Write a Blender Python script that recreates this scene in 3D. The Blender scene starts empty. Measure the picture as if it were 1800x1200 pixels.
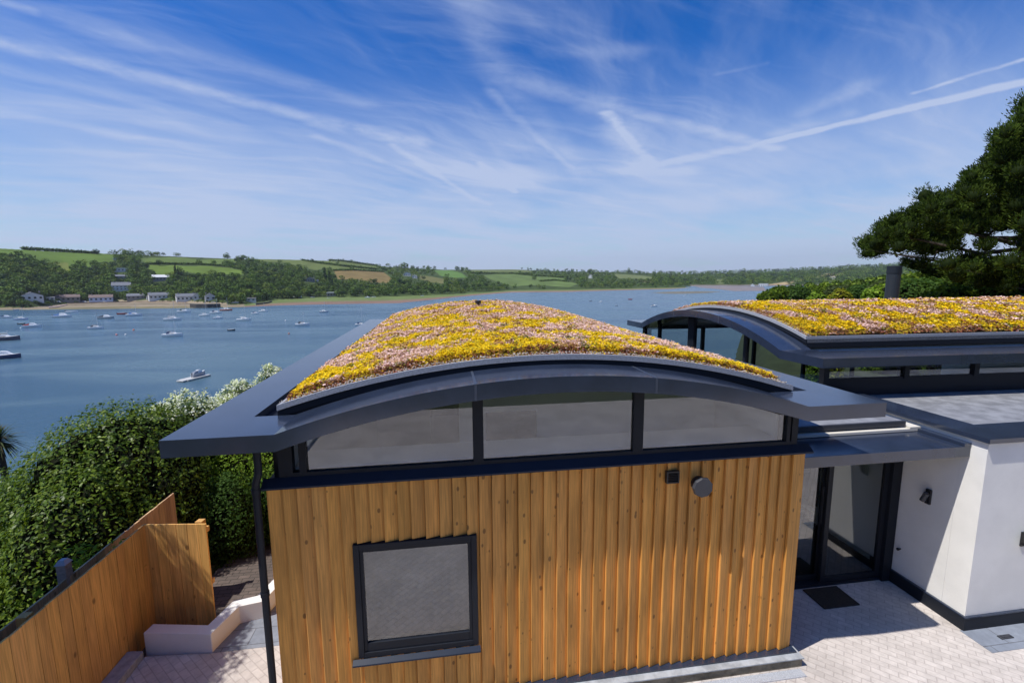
import bpy, bmesh, math, random
import numpy as np
from mathutils import Vector, Matrix
random.seed(7); RNG = np.random.default_rng(11)
R = math.radians
# ------------------------------------------------------------------ camera
F_PX, PITCH, ROLL, YAW, CAM_Z = 818.3225, 0.1385526, -0.0076070, 0.1437245, 4.5
def cam_rows():
    cy, sy = math.cos(YAW), math.sin(YAW)
    fwd0 = Vector((sy, cy, 0)); right0 = Vector((cy, -sy, 0)); up0 = Vector((0, 0, 1))
    cp, sp = math.cos(PITCH), math.sin(PITCH)
    fwd = fwd0*cp - up0*sp; up = up0*cp + fwd0*sp
    cr, sr = math.cos(ROLL), math.sin(ROLL)
    return right0*cr + up*sr, up*cr - right0*sr, fwd
RT, UP, FW = cam_rows()
scene = bpy.context.scene
cam_data = bpy.data.cameras.new('camera'); cam = bpy.data.objects.new('camera', cam_data)
scene.collection.objects.link(cam); scene.camera = cam
m = Matrix.Identity(4)
for i in range(3):
    m[i][0] = RT[i]; m[i][1] = UP[i]; m[i][2] = -FW[i]
m[2][3] = CAM_Z
cam.matrix_world = m
cam_data.sensor_width = 36; cam_data.lens = F_PX/1800*36
cam_data.clip_start = 0.1; cam_data.clip_end = 20000
def ray(u, v):
    return (RT*((u-900)/F_PX) + UP*((600-v)/F_PX) + FW)
def hit_z(u, v, z):
    r = ray(u, v); t = (z-CAM_Z)/r.z
    return Vector((r.x*t, r.y*t, z))
def hit_d(u, v, d):                      # point on the ray at horizontal distance d
    r = ray(u, v); t = d/math.hypot(r.x, r.y)
    return Vector((r.x*t, r.y*t, CAM_Z + r.z*t))
# ------------------------------------------------------------------ light, sky, exposure
SUN = Vector((-0.53, -0.15, 1.0)).normalized()
SUN_ELEV = math.asin(SUN.z); SUN_ROT = math.atan2(SUN.x, SUN.y) % (2*math.pi)
sd = bpy.data.lights.new('sun', 'SUN'); sd.energy = 4.7; sd.angle = R(0.53); sd.color = (1.0, 0.955, 0.89)
so = bpy.data.objects.new('sun', sd); scene.collection.objects.link(so)
so.rotation_euler = SUN.to_track_quat('Z', 'Y').to_euler(); so.location = (0, 0, 60)
scene.view_settings.view_transform = 'Standard'; scene.view_settings.look = 'None'
scene.view_settings.exposure = 0.12; scene.view_settings.gamma = 1.0
world = bpy.data.worlds.new('World'); scene.world = world; world.use_nodes = True

class NT:                                # tiny helper for node trees
    def __init__(s, tree): s.t = tree; s.n = tree.nodes; s.l = tree.links
    def new(s, kind, **kw):
        nd = s.n.new(kind)
        for k, v in kw.items():
            if k == 'inp':
                for kk, vv in v.items():
                    if isinstance(vv, bpy.types.NodeSocket): s.l.new(vv, nd.inputs[kk])
                    else: nd.inputs[kk].default_value = vv
            else: setattr(nd, k, v)
        return nd
    def math(s, op, a, b=None, c=None, clamp=False):
        nd = s.n.new('ShaderNodeMath'); nd.operation = op; nd.use_clamp = clamp
        for i, x in enumerate((a, b, c)):
            if x is None: continue
            if isinstance(x, bpy.types.NodeSocket): s.l.new(x, nd.inputs[i])
            else: nd.inputs[i].default_value = x
        return nd.outputs[0]
    def vmath(s, op, a, b=None):
        nd = s.n.new('ShaderNodeVectorMath'); nd.operation = op
        for i, x in enumerate((a, b)):
            if x is None: continue
            if isinstance(x, bpy.types.NodeSocket): s.l.new(x, nd.inputs[i])
            else: nd.inputs[i].default_value = x
        return nd
    def ramp(s, fac, stops, interp='LINEAR'):
        nd = s.n.new('ShaderNodeValToRGB'); nd.color_ramp.interpolation = interp
        el = nd.color_ramp.elements
        while len(el) < len(stops): el.new(0.5)
        for e, (p, c) in zip(el, stops):
            e.position = p; e.color = (c, c, c, 1) if not hasattr(c, '__len__') else (*c[:3], 1)
        s.l.new(fac, nd.inputs[0]); return nd.outputs[0]
    def mix(s, fac, a, b, mode='MIX'):
        nd = s.n.new('ShaderNodeMix'); nd.data_type = 'RGBA'; nd.blend_type = mode
        for i, x in ((0, fac), (6, a), (7, b)):
            if isinstance(x, bpy.types.NodeSocket): s.l.new(x, nd.inputs[i])
            elif i == 0: nd.inputs[0].default_value = x
            else: nd.inputs[i].default_value = (*x[:3], 1)
        return nd.outputs[2]
    def maprange(s, v, a, b, c=0.0, d=1.0, smooth=True):
        nd = s.n.new('ShaderNodeMapRange'); nd.interpolation_type = 'SMOOTHSTEP' if smooth else 'LINEAR'
        s.l.new(v, nd.inputs[0])
        for i, x in enumerate((a, b, c, d)): nd.inputs[i+1].default_value = x
        return nd.outputs[0]

def build_sky():
    w = NT(world.node_tree); w.n.clear()
    out = w.new('ShaderNodeOutputWorld')
    sky = w.new('ShaderNodeTexSky', sky_type='NISHITA', sun_disc=False, sun_elevation=SUN_ELEV, sun_rotation=SUN_ROT)
    sky.air_density = 1.0; sky.dust_density = 0.6; sky.ozone_density = 3.0; sky.altitude = 50
    tc = w.new('ShaderNodeTexCoord')
    D = tc.outputs['Generated']
    sep = w.new('ShaderNodeSeparateXYZ', inp={0: D})
    hgt = w.math('ADD', w.math('MAXIMUM', sep.outputs[2], 0.0), 0.12)
    px = w.math('DIVIDE', sep.outputs[0], hgt); py = w.math('DIVIDE', sep.outputs[1], hgt)
    P = w.new('ShaderNodeCombineXYZ', inp={0: px, 1: py}).outputs[0]
    def pp(u, v):
        r = ray(u, v).normalized(); h = max(r.z, 0)+0.12
        return (r.x/h, r.y/h)
    # slightly warped plane so that streaks waver
    nz = w.new('ShaderNodeTexNoise', inp={'Vector': P, 'Scale': 1.3, 'Detail': 3.0})
    Pw = w.vmath('ADD', P, w.vmath('SCALE', w.vmath('SUBTRACT', nz.outputs['Color'], (0.5, 0.5, 0.5)).outputs[0]).outputs[0])
    Pw.inputs[1].links[0].from_node.inputs['Scale'].default_value = 0.35
    Pw = Pw.outputs[0]
    def streaks(u0, v0, u1, v1, sc_long, sc_wide, detail, lo, hi, seed=0.0, src=Pw):
        a = pp(u0, v0); b = pp(u1, v1); ang = math.atan2(b[1]-a[1], b[0]-a[0])
        mp = w.new('ShaderNodeMapping', inp={'Vector': src}); mp.vector_type = 'TEXTURE'
        mp.inputs['Rotation'].default_value = (0, 0, ang); mp.inputs['Location'].default_value = (seed, seed*1.7, 0)
        mp.inputs['Scale'].default_value = (1/sc_long, 1/sc_wide, 1)
        n = w.new('ShaderNodeTexNoise', inp={'Vector': mp.outputs[0], 'Scale': 1.0, 'Detail': detail, 'Roughness': 0.62})
        return w.maprange(n.outputs[0], lo, hi)
    s1 = streaks(0, 80, 690, 240, 0.42, 2.4, 5, 0.40, 0.80)
    s2 = streaks(300, 60, 900, 400, 0.5, 3.0, 6, 0.42, 0.85, 3.1)
    s3 = streaks(800, 20, 1150, 300, 0.6, 3.6, 6, 0.44, 0.86, 7.7)
    big = w.new('ShaderNodeTexNoise', inp={'Vector': P, 'Scale': 0.55, 'Detail': 2.0}).outputs[0]
    bigm = w.maprange(big, 0.36, 0.62)
    wisps = w.math('ADD', w.math('MULTIPLY', s1, 0.34), w.math('ADD', w.math('MULTIPLY', s2, 0.22), w.math('MULTIPLY', s3, 0.12)))
    wisps = w.math('MULTIPLY', wisps, w.math('ADD', w.math('MULTIPLY', bigm, 0.8), 0.35))
    # fewer clouds high on the right, more in the centre
    cx, cy = pp(760, 250)
    dist = w.vmath('DISTANCE', P, (cx, cy, 0)).outputs['Value']
    wisps = w.math('MULTIPLY', wisps, w.maprange(dist, 3.0, 0.3, 0.55, 1.25))
    # veil towards the horizon
    veil = w.math('MULTIPLY', w.maprange(sep.outputs[2], 0.42, 0.12, 0.0, 1.0), w.maprange(sep.outputs[2], 0.0, 0.12, 1.04, 1.0))
    vn = w.new('ShaderNodeTexNoise', inp={'Vector': Pw, 'Scale': 0.9, 'Detail': 5.0}).outputs[0]
    veil = w.math('MULTIPLY', veil, w.maprange(vn, 0.30, 0.62, 0.66, 1.0))
    s4 = streaks(0, 330, 1100, 430, 0.45, 3.6, 7, 0.34, 0.74, 5.3)
    s5 = streaks(500, 120, 1290, 255, 0.8, 7.5, 8, 0.47, 0.80, 9.1)
    veil = w.math('MULTIPLY', veil, w.math('ADD', w.math('MULTIPLY', s4, 0.26), 0.82))
    wisps = w.math('ADD', wisps, w.math('MULTIPLY', s5, 0.18))
    total = w.math('ADD', wisps, w.math('MULTIPLY', veil, 0.84))
    # vapour trails as line segments of the cloud plane
    trails = [((-60, 62), (330, 152), .050, .40), ((330, 152), (560, 212), .055, .40), ((560, 212), (730, 250), .075, .42),
              ((1830, 138), (1330, 255), .036, .75), ((1330, 255), (1100, 302), .055, .45),
              ((1830, 96), (1610, 163), .016, .6), ((1066, 200), (1150, 292), .045, .66),
              ((1085, 225), (1135, 290), .11, .36), ((1040, 185), (1070, 205), .09, .25), ((1200, 300), (1020, 300), .10, .25),
              ((-40, 190), (390, 272), .055, .16), ((822, 0), (880, 140), .07, .20), ((880, 140), (1010, 285), .07, .16),
              ((1260, 131), (1345, 112), .015, .10), ((960, 90), (1120, 92), .05, .16), ((1420, 195), (1520, 150), .06, .20), ((1370, 235), (1480, 205), .07, .2), ((845, 288), (905, 338), .03, .28), ((690, 255), (835, 352), .03, .26),
              ((900, 140), (1060, 185), .07, .26), ((1060, 185), (1360, 262), .05, .30), ((560, 240), (860, 360), .04, .18), ((860, 160), (1010, 300), .035, .24), ((0, 120), (420, 225), .05, .14), ((130, 40), (640, 180), .06, .16), ((0, 0), (60, 22), .02, .25)]
    br = w.new('ShaderNodeTexNoise', inp={'Vector': P, 'Scale': 4.5, 'Detail': 6.0, 'Roughness': 0.65}).outputs[0]
    brk = w.maprange(br, 0.30, 0.62, 0.35, 1.1)
    nz2 = w.new('ShaderNodeTexNoise', inp={'Vector': P, 'Scale': 7.0, 'Detail': 4.0})
    Pt = w.vmath('ADD', P, w.vmath('SCALE', w.vmath('SUBTRACT', nz2.outputs['Color'], (0.5, 0.5, 0.5)).outputs[0]).outputs[0])
    Pt.inputs[1].links[0].from_node.inputs['Scale'].default_value = 0.05
    Pt = Pt.outputs[0]
    tsum = None
    for (a, b, wd, st) in trails:
        A = pp(*a); B = pp(*b); dx, dy = B[0]-A[0], B[1]-A[1]; L2 = dx*dx+dy*dy
        rel = w.vmath('SUBTRACT', Pt, (A[0], A[1], 0)).outputs[0]
        t = w.math('DIVIDE', w.vmath('DOT_PRODUCT', rel, (dx, dy, 0)).outputs['Value'], L2, clamp=True)
        cp_ = w.new('ShaderNodeCombineXYZ', inp={0: w.math('MULTIPLY', t, dx), 1: w.math('MULTIPLY', t, dy)}).outputs[0]
        d = w.vmath('DISTANCE', rel, cp_).outputs['Value']
        k = w.math('MULTIPLY', w.maprange(d, wd*1.5, 0.0), st)
        tsum = k if tsum is None else w.math('MAXIMUM', tsum, k)
    total = w.math('ADD', total, w.math('MULTIPLY', tsum, brk))
    total = w.math('MINIMUM', w.math('ADD', total, w.maprange(sep.outputs[2], 0.17, 0.02, 0.0, 0.16)), 0.90)
    # photograph's deep polarised blue
    hs = w.new('ShaderNodeHueSaturation', inp={'Saturation': 1.55, 'Value': 1.0, 'Hue': 0.512, 'Color': sky.outputs[0]})
    b1 = w.new('ShaderNodeBackground', inp={'Color': w.mix(1.0, hs.outputs[0], (0.58, 1.04, 1.16), 'MULTIPLY'), 'Strength': 0.106})
    b2 = w.new('ShaderNodeBackground', inp={'Color': (0.60, 0.70, 0.95, 1), 'Strength': 0.80})
    mx = w.new('ShaderNodeMixShader', inp={0: total, 1: b1.outputs[0], 2: b2.outputs[0]})
    w.l.new(mx.outputs[0], out.inputs[0])
build_sky()
# ------------------------------------------------------------------ helpers
COL = scene.collection
def tag(o, label=None, cat=None, group=None, kind=None):
    if label: o['label'] = label
    if cat: o['category'] = cat
    if group: o['group'] = group
    if kind: o['kind'] = kind
    return o
def empty(name, loc, label, cat, group=None, rz=0.0):
    o = bpy.data.objects.new(name, None); COL.objects.link(o); o.location = loc; o.rotation_euler = (0, 0, rz)
    o.empty_display_size = 0.2
    return tag(o, label, cat, group)
class MB:
    def __init__(s): s.v = []; s.f = []; s.c = []; s.mi = []
    def add(s, vs, fs, col=None, mi=0):
        b = len(s.v); s.v.extend([tuple(p) for p in vs]); s.f.extend([tuple(b+i for i in f) for f in fs])
        s.mi.extend([mi]*len(fs))
        s.c.extend([col if col is not None else (1, 1, 1)]*len(vs)); return s
    def hexa(s, p, col=None, mi=0):       # 8 points: bottom 4, top 4
        return s.add(p, [(3, 2, 1, 0), (4, 5, 6, 7), (0, 1, 5, 4), (1, 2, 6, 5), (2, 3, 7, 6), (3, 0, 4, 7)], col, mi)
    def box(s, x0, x1, y0, y1, z0, z1, col=None, T=None, mi=0):
        p = [(x0, y0, z0), (x1, y0, z0), (x1, y1, z0), (x0, y1, z0), (x0, y0, z1), (x1, y0, z1), (x1, y1, z1), (x0, y1, z1)]
        if T: p = [T(*q) for q in p]
        return s.hexa(p, col, mi)
    def prism(s, poly, z0, z1, T=None, col=None):     # vertical prism over an xy polygon
        n = len(poly); p = [(x, y, z0) for x, y in poly]+[(x, y, z1) for x, y in poly]
        if T: p = [T(*q) for q in p]
        return s.add(p, [tuple(range(n-1, -1, -1)), tuple(range(n, 2*n))]+[(i, (i+1) % n, (i+1) % n+n, i+n) for i in range(n)], col)
    def sweep(s, secs, col=None, closed=True):       # list of equal-length rings
        n = len(secs[0]); b = len(s.v); fs = []
        for i in range(len(secs)-1):
            for j in range(n if closed else n-1):
                k = (j+1) % n; fs.append((i*n+j, i*n+k, (i+1)*n+k, (i+1)*n+j))
        if closed: fs += [tuple(range(n-1, -1, -1)), tuple((len(secs)-1)*n+j for j in range(n))]
        return s.add([p for sec in secs for p in sec], fs, col)
    def tube(s, pts, r, n=10, col=None):
        secs = []; pts = [Vector(p) for p in pts]
        for i, p in enumerate(pts):
            d = (pts[min(i+1, len(pts)-1)]-pts[max(i-1, 0)]).normalized()
            a = d.cross(Vector((0, 0, 1)) if abs(d.z) < .95 else Vector((1, 0, 0))).normalized(); b = d.cross(a)
            rr = r[i] if hasattr(r, '__len__') else r
            secs.append([tuple(p+a*rr*math.cos(2*math.pi*k/n)+b*rr*math.sin(2*math.pi*k/n)) for k in range(n)])
        return s.sweep(secs, col)
    def build(s, name, mat, parent=None, smooth=False, fix=True, attr=False, bevel=0.0):
        me = bpy.data.meshes.new(name); me.from_pydata(s.v, [], s.f)
        for mm in (mat if isinstance(mat, (list, tuple)) else [mat]): me.materials.append(mm)
        if any(s.mi): me.polygons.foreach_set('material_index', s.mi)
        if attr:
            a = me.color_attributes.new('tint', 'FLOAT_COLOR', 'POINT')
            arr = np.ones((len(s.v), 4), dtype=np.float32); arr[:, :3] = np.array(s.c); a.data.foreach_set('color', arr.ravel())
        if fix:
            bm = bmesh.new(); bm.from_mesh(me); bmesh.ops.recalc_face_normals(bm, faces=bm.faces); bm.to_mesh(me); bm.free()
        if smooth: me.polygons.foreach_set('use_smooth', [True]*len(me.polygons))
        me.update(); o = bpy.data.objects.new(name, me); COL.objects.link(o)
        if parent: o.parent = parent; o.matrix_parent_inverse = Matrix.Identity(4)
        if bevel:
            md = o.modifiers.new('bevel', 'BEVEL'); md.width = bevel; md.segments = 2; md.limit_method = 'ANGLE'
        return o
def np_mesh(name, V, Fq, C, mat, parent=None, smooth=False):
    """V (n,3), Fq (m,k) faces of equal size, C (n,3) colours"""
    me = bpy.data.meshes.new(name); n = len(V); mfa, k = Fq.shape
    me.vertices.add(n); me.vertices.foreach_set('co', V.astype(np.float32).ravel())
    me.loops.add(mfa*k); me.loops.foreach_set('vertex_index', Fq.astype(np.int32).ravel())
    me.polygons.add(mfa); me.polygons.foreach_set('loop_start', np.arange(0, mfa*k, k, dtype=np.int32))
    me.polygons.foreach_set('loop_total', np.full(mfa, k, dtype=np.int32))
    me.materials.append(mat)
    if C is not None:
        a = me.color_attributes.new('tint', 'FLOAT_COLOR', 'POINT')
        arr = np.ones((n, 4), dtype=np.float32); arr[:, :3] = C; a.data.foreach_set('color', arr.ravel())
    me.update(calc_edges=True); me.validate()
    if smooth: me.polygons.foreach_set('use_smooth', [True]*mfa)
    if name is None: return me
    o = bpy.data.objects.new(name, me); COL.objects.link(o)
    if parent: o.parent = parent
    return o
# ------------------------------------------------------------------ materials
def mat_base(name):
    mt = bpy.data.materials.new(name); mt.use_nodes = True; t = NT(mt.node_tree); t.n.clear()
    out = t.new('ShaderNodeOutputMaterial'); return mt, t, out
def simple(name, col, rough=0.6, metal=0.0, noise=0.0, nscale=5.0, bump=0.0, bscale=40.0, spec=0.5, attr=False, coat=0.0):
    mt, t, out = mat_base(name)
    p = t.new('ShaderNodeBsdfPrincipled', inp={'Roughness': rough, 'Metallic': metal, 'Specular IOR Level': spec, 'Coat Weight': coat})
    tc = t.new('ShaderNodeTexCoord').outputs['Object']
    c = (*col, 1)
    if noise:
        n = t.new('ShaderNodeTexNoise', inp={'Vector': tc, 'Scale': nscale, 'Detail': 6.0, 'Roughness': 0.6}).outputs[0]
        f = t.maprange(n, 0.3, 0.7, 1-noise, 1+noise)
        g = t.new('ShaderNodeCombineXYZ', inp={0: f, 1: f, 2: f}).outputs[0]
        c = t.mix(1.0, col, g, 'MULTIPLY')
    if attr:
        a = t.new('ShaderNodeAttribute', attribute_name='tint').outputs['Color']
        c = t.mix(1.0, c if noise else col, a, 'MULTIPLY')
    if isinstance(c, tuple): p.inputs['Base Color'].default_value = c
    else: t.l.new(c, p.inputs['Base Color'])
    if bump:
        n2 = t.new('ShaderNodeTexNoise', inp={'Vector': tc, 'Scale': bscale, 'Detail': 5.0}).outputs[0]
        b = t.new('ShaderNodeBump', inp={'Height': n2, 'Strength': bump, 'Distance': 0.01}); t.l.new(b.outputs[0], p.inputs['Normal'])
    t.l.new(p.outputs[0], out.inputs[0]); return mt
def leaf_mat(name, rough=0.45, trans=0.3, spec=0.5, gain=(1, 1, 1)):
    mt, t, out = mat_base(name)
    a = t.new('ShaderNodeAttribute', attribute_name='tint').outputs['Color']
    a = t.mix(1.0, a, gain, 'MULTIPLY')
    p = t.new('ShaderNodeBsdfPrincipled', inp={'Base Color': a, 'Roughness': rough, 'Specular IOR Level': spec})
    tr = t.new('ShaderNodeBsdfTranslucent', inp={'Color': t.mix(1.0, a, (1.3, 1.35, 0.55), 'MULTIPLY')})
    mx = t.new('ShaderNodeMixShader', inp={0: trans, 1: p.outputs[0], 2: tr.outputs[0]})
    t.l.new(mx.outputs[0], out.inputs[0]); return mt
def wood_mat(name, col, knot=(0.10, 0.045, 0.015), grain=0.25, kd=1.0):
    mt, t, out = mat_base(name)
    tc = t.new('ShaderNodeTexCoord').outputs['Object']
    a = t.new('ShaderNodeAttribute', attribute_name='tint').outputs['Color']
    mp = t.new('ShaderNodeMapping', inp={'Vector': tc, 'Scale': (60, 60, 2.2)}).outputs[0]
    wv = t.new('ShaderNodeTexNoise', inp={'Vector': mp, 'Scale': 1.0, 'Detail': 5.0, 'Distortion': 0.6}).outputs[0]
    mp2 = t.new('ShaderNodeMapping', inp={'Vector': tc, 'Scale': (5, 5, 1.2)}).outputs[0]
    bl = t.new('ShaderNodeTexNoise', inp={'Vector': mp2, 'Scale': 1.0, 'Detail': 3.0}).outputs[0]
    f = t.math('MULTIPLY', t.maprange(wv, 0.25, 0.75, 1-grain, 1+grain*0.6), t.maprange(bl, 0.3, 0.7, 0.86, 1.12))
    g = t.new('ShaderNodeCombineXYZ', inp={0: f, 1: f, 2: f}).outputs[0]
    c = t.mix(1.0, t.mix(1.0, col, a, 'MULTIPLY'), g, 'MULTIPLY')
    mk = t.new('ShaderNodeMapping', inp={'Vector': tc, 'Scale': (11*kd, 11*kd, 6.5*kd)}).outputs[0]
    vo = t.new('ShaderNodeTexVoronoi', inp={'Vector': mk, 'Scale': 1.0, 'Randomness': 1.0})
    rnd = t.new('ShaderNodeSeparateColor', inp={0: vo.outputs['Color']}).outputs[0]
    kr = t.maprange(rnd, 0.10, 1.0, 0.0, 0.21, smooth=False)
    km = t.maprange(t.math('SUBTRACT', vo.outputs['Distance'], kr), 0.04, -0.06, 0.0, 0.70)
    c = t.mix(km, c, knot)
    p = t.new('ShaderNodeBsdfPrincipled', inp={'Base Color': c, 'Roughness': 0.62, 'Specular IOR Level': 0.3})
    b = t.new('ShaderNodeBump', inp={'Height': wv, 'Strength': 0.25, 'Distance': 0.004}); t.l.new(b.outputs[0], p.inputs['Normal'])
    t.l.new(p.outputs[0], out.inputs[0]); return mt
def glass_mat(name, refl=2.0, tint=(0.86, 0.9, 0.9)):
    mt, t, out = mat_base(name)
    fr = t.new('ShaderNodeFresnel', inp={'IOR': 1.5}).outputs[0]
    bk = t.new('ShaderNodeNewGeometry').outputs['Backfacing']
    k = t.math('MULTIPLY', t.math('MULTIPLY', fr, refl, clamp=True), t.math('SUBTRACT', 1.0, bk))
    gl = t.new('ShaderNodeBsdfGlossy', inp={'Color': (0.95, 0.97, 1, 1), 'Roughness': 0.015})
    tr = t.new('ShaderNodeBsdfTransparent', inp={'Color': (*tint, 1)})
    mx = t.new('ShaderNodeMixShader', inp={0: k, 1: tr.outputs[0], 2: gl.outputs[0]})
    t.l.new(mx.outputs[0], out.inputs[0]); return mt
def paving_mat(name, c1, c2, mortar, rot=0.0, bw=0.2, bh=0.1, herring=False, ms=0.006):
    mt, t, out = mat_base(name)
    tc = t.new('ShaderNodeTexCoord').outputs['Object']
    mp = t.new('ShaderNodeMapping', inp={'Vector': tc, 'Rotation': (0, 0, rot)}).outputs[0]
    br = t.new('ShaderNodeTexBrick', inp={'Vector': mp, 'Scale': 1.0, 'Color1': (*c1, 1), 'Color2': (*c2, 1), 'Mortar': (*mortar, 1), 'Mortar Size': ms, 'Brick Width': bw, 'Row Height': bh, 'Bias': 0.0})
    br.offset = 0.5
    n = t.new('ShaderNodeTexNoise', inp={'Vector': tc, 'Scale': 9.0, 'Detail': 8.0, 'Roughness': 0.7}).outputs[0]
    n3 = t.new('ShaderNodeTexNoise', inp={'Vector': tc, 'Scale': 1.1, 'Detail': 4.0}).outputs[0]
    f = t.math('MULTIPLY', t.maprange(n, 0.3, 0.7, 0.88, 1.1), t.maprange(n3, 0.35, 0.65, 0.9, 1.07))
    g = t.new('ShaderNodeCombineXYZ', inp={0: f, 1: f, 2: f}).outputs[0]
    c = t.mix(1.0, br.outputs['Color'], g, 'MULTIPLY')
    p = t.new('ShaderNodeBsdfPrincipled', inp={'Base Color': c, 'Roughness': 0.8, 'Specular IOR Level': 0.3})
    h = t.math('SUBTRACT', t.math('MULTIPLY', n, 0.3), br.outputs['Fac'])
    b = t.new('ShaderNodeBump', inp={'Height': h, 'Strength': 0.5, 'Distance': 0.004}); t.l.new(b.outputs[0], p.inputs['Normal'])
    t.l.new(p.outputs[0], out.inputs[0]); return mt
M = {}
M['metal'] = simple('slate_blue_metal', (0.024, 0.034, 0.060), 0.15, 0.0, 0.15, 2.5, spec=0.95, bump=0.03, bscale=2)
M['frame'] = simple('dark_frame', (0.012, 0.015, 0.022), 0.5, 0.0, 0.06, 8, spec=0.22)
M['trim'] = simple('navy_trim', (0.012, 0.020, 0.038), 0.4, 0.0, 0.05, 6, spec=0.3)
M['flue'] = simple('blue_grey_flue', (.022, .030, .042), .5, spec=.3)
M['kerb'] = simple('grey_kerb', (0.36, 0.37, 0.40), 0.55, 0.1, 0.22, 60, bump=0.6, bscale=160)
M['pebble'] = simple('pebble', (0.42, 0.37, 0.32), 0.8, 0, 0.25, 60, attr=True)
M['render'] = simple('white_render', (0.78, 0.765, 0.725), 0.9, 0, 0.05, 1.6, bump=0.25, bscale=90, spec=0.2)
M['inner'] = simple('white_plaster', (0.78, 0.77, 0.75), 0.9, 0, 0.03, 2)
M['room'] = simple('grey_room_paint', (0.42, 0.42, 0.42), 0.9)
M['innerdark'] = simple('dark_panel_paint', (0.10, 0.09, 0.09), 0.5, 0, 0.1, 5)
M['floor'] = wood_mat('oak_floor', (0.20, 0.13, 0.08))
M['carpet'] = simple('carpet', (0.25, 0.24, 0.23), 0.95, 0, 0.1, 30)
M['timber'] = wood_mat('larch_boards', (0.68, 0.325, 0.074))
M['fence'] = wood_mat('fence_boards', (0.70, 0.385, 0.115), kd=0.62)
M['oldfence'] = wood_mat('weathered_boards', (0.58, 0.37, 0.20), kd=0.8)
M['glass'] = glass_mat('window_glass', 3.7, (0.88, 0.91, 0.91))
M['glass3'] = glass_mat('reflective_glass', 3.2, (0.7, 0.75, 0.75))
M['glass2'] = glass_mat('clear_glass', 2.4, (0.7, 0.75, 0.75))
M['membrane'] = simple('grey_membrane', (0.235, 0.24, 0.255), 0.55, 0, 0.26, 4, bump=0.3, bscale=25)
M['pave'] = paving_mat('pale_block_paving', (0.555, 0.505, 0.465), (0.50, 0.452, 0.415), (0.42, 0.375, 0.345), R(45), bw=.18, bh=.09, ms=0.006)
M['slate'] = paving_mat('blue_slate_paving', (0.20, 0.225, 0.27), (0.25, 0.27, 0.31), (0.12, 0.13, 0.15), 0.0, 0.6, 0.3)
M['darkpave'] = paving_mat('dark_block_paving', (0.13, 0.10, 0.085), (0.10, 0.08, 0.07), (0.04, 0.035, 0.03), 0.0)
M['stone'] = simple('stone_plinth', (0.20, 0.17, 0.12), 0.85, 0, 0.45, 6, bump=0.8, bscale=25)
M['stonetop'] = simple('stone_coping', (0.34, 0.36, 0.38), 0.7, 0, 0.25, 7, bump=0.3, bscale=30)
M['drain'] = simple('galvanised_grate', (0.50, 0.52, 0.56), 0.5, 0.3, 0.25, 120)
M['black'] = simple('black_plastic', (0.012, 0.012, 0.015), 0.45)
M['grey'] = simple('grey_plastic', (0.045, 0.047, 0.055), 0.5, 0, 0.08, 10)
M['mat'] = simple('coir_mat', (0.040, 0.030, 0.022), 0.95, 0, 0.35, 60, bump=0.8, bscale=200)
M['soil'] = simple('sedum_substrate', (0.075, 0.045, 0.025), 0.95, 0, 0.4, 12, bump=1.0, bscale=60)
M['earth'] = simple('garden_earth', (0.035, 0.032, 0.018), 0.95, 0, 0.4, 3)
M['leaf'] = leaf_mat('glossy_leaves', 0.42, 0.28, 0.20)
M['leafsoft'] = leaf_mat('soft_leaves', 0.6, 0.38, 0.08)
M['sedum'] = leaf_mat('sedum_flowers', 0.8, 0.06, 0.08)
M['needle'] = leaf_mat('pine_needles', 0.7, 0.16, 0.04)
M['farleaf'] = leaf_mat('distant_leaves', 0.75, 0.12, 0.15)
M['bark'] = simple('bark', (0.055, 0.045, 0.035), 0.95, 0, 0.35, 9, bump=0.8, bscale=20)
M['hull'] = simple('boat_paint', (1, 1, 1), 0.3, attr=True)
M['far'] = simple('painted_far', (1, 1, 1), 0.8, attr=True)
M['darkglass'] = simple('dark_pane', (0.02, 0.025, 0.03), 0.15)
# ------------------------------------------------------------------ far terrain
AZ = lambda u, v=485: math.atan2(ray(u, v).x, ray(u, v).y)
def curve(tab):                           # pixel table -> function of azimuth giving values
    az = np.array([AZ(a, b if b > 300 else 485) for a, b in tab])
    return az
def dist_on(u, v, z):
    p = hit_z(u, v, z); return math.hypot(p.x, p.y)
WATER = -20.0
VS = [(-300, 552), (0, 545), (100, 544), (200, 543), (330, 541.5), (420, 540), (500, 536.5), (600, 534.5), (700, 533), (760, 527), (850, 518), (900, 514), (1000, 513), (1100, 510), (1180, 508), (1205, 506), (1216, 505)]
VT = [(-300, 549), (0, 541), (50, 541), (120, 534), (200, 531.5), (330, 532), (400, 535.5), (430, 535), (480, 527.5), (560, 523), (650, 522), (700, 521), (780, 518), (850, 514), (900, 510), (1000, 509), (1100, 507), (1205, 505), (1216, 504.5)]
VK = [(-300, 420), (0, 436.5), (100, 442), (170, 445), (260, 448.5), (400, 454.5), (500, 456), (600, 459), (670, 468), (720, 471), (780, 474), (830, 474), (900, 473.5), (1000, 477), (1100, 478.5), (1150, 480.5), (1190, 487), (1205, 496), (1216, 504)]
DK = [(-300, 850), (0, 900), (300, 1000), (600, 1200), (900, 1800), (1216, 2000)]
def tab_az(tab, vv=None): return np.array([AZ(a, vv or b) for a, b in tab])
azS = tab_az(VS); dS = np.array([dist_on(a, b, WATER) for a, b in VS])
azT = tab_az(VT); dT = np.array([dist_on(a, b, WATER+0.5) for a, b in VT])
azD = tab_az(DK, 480); dD = np.array([b for a, b in DK], float)
azK = tab_az(VK)
def _slope(u, v): r = ray(u, v); return r.z/math.hypot(r.x, r.y)
sK = np.array([_slope(a, b) for a, b in VK])
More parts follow.
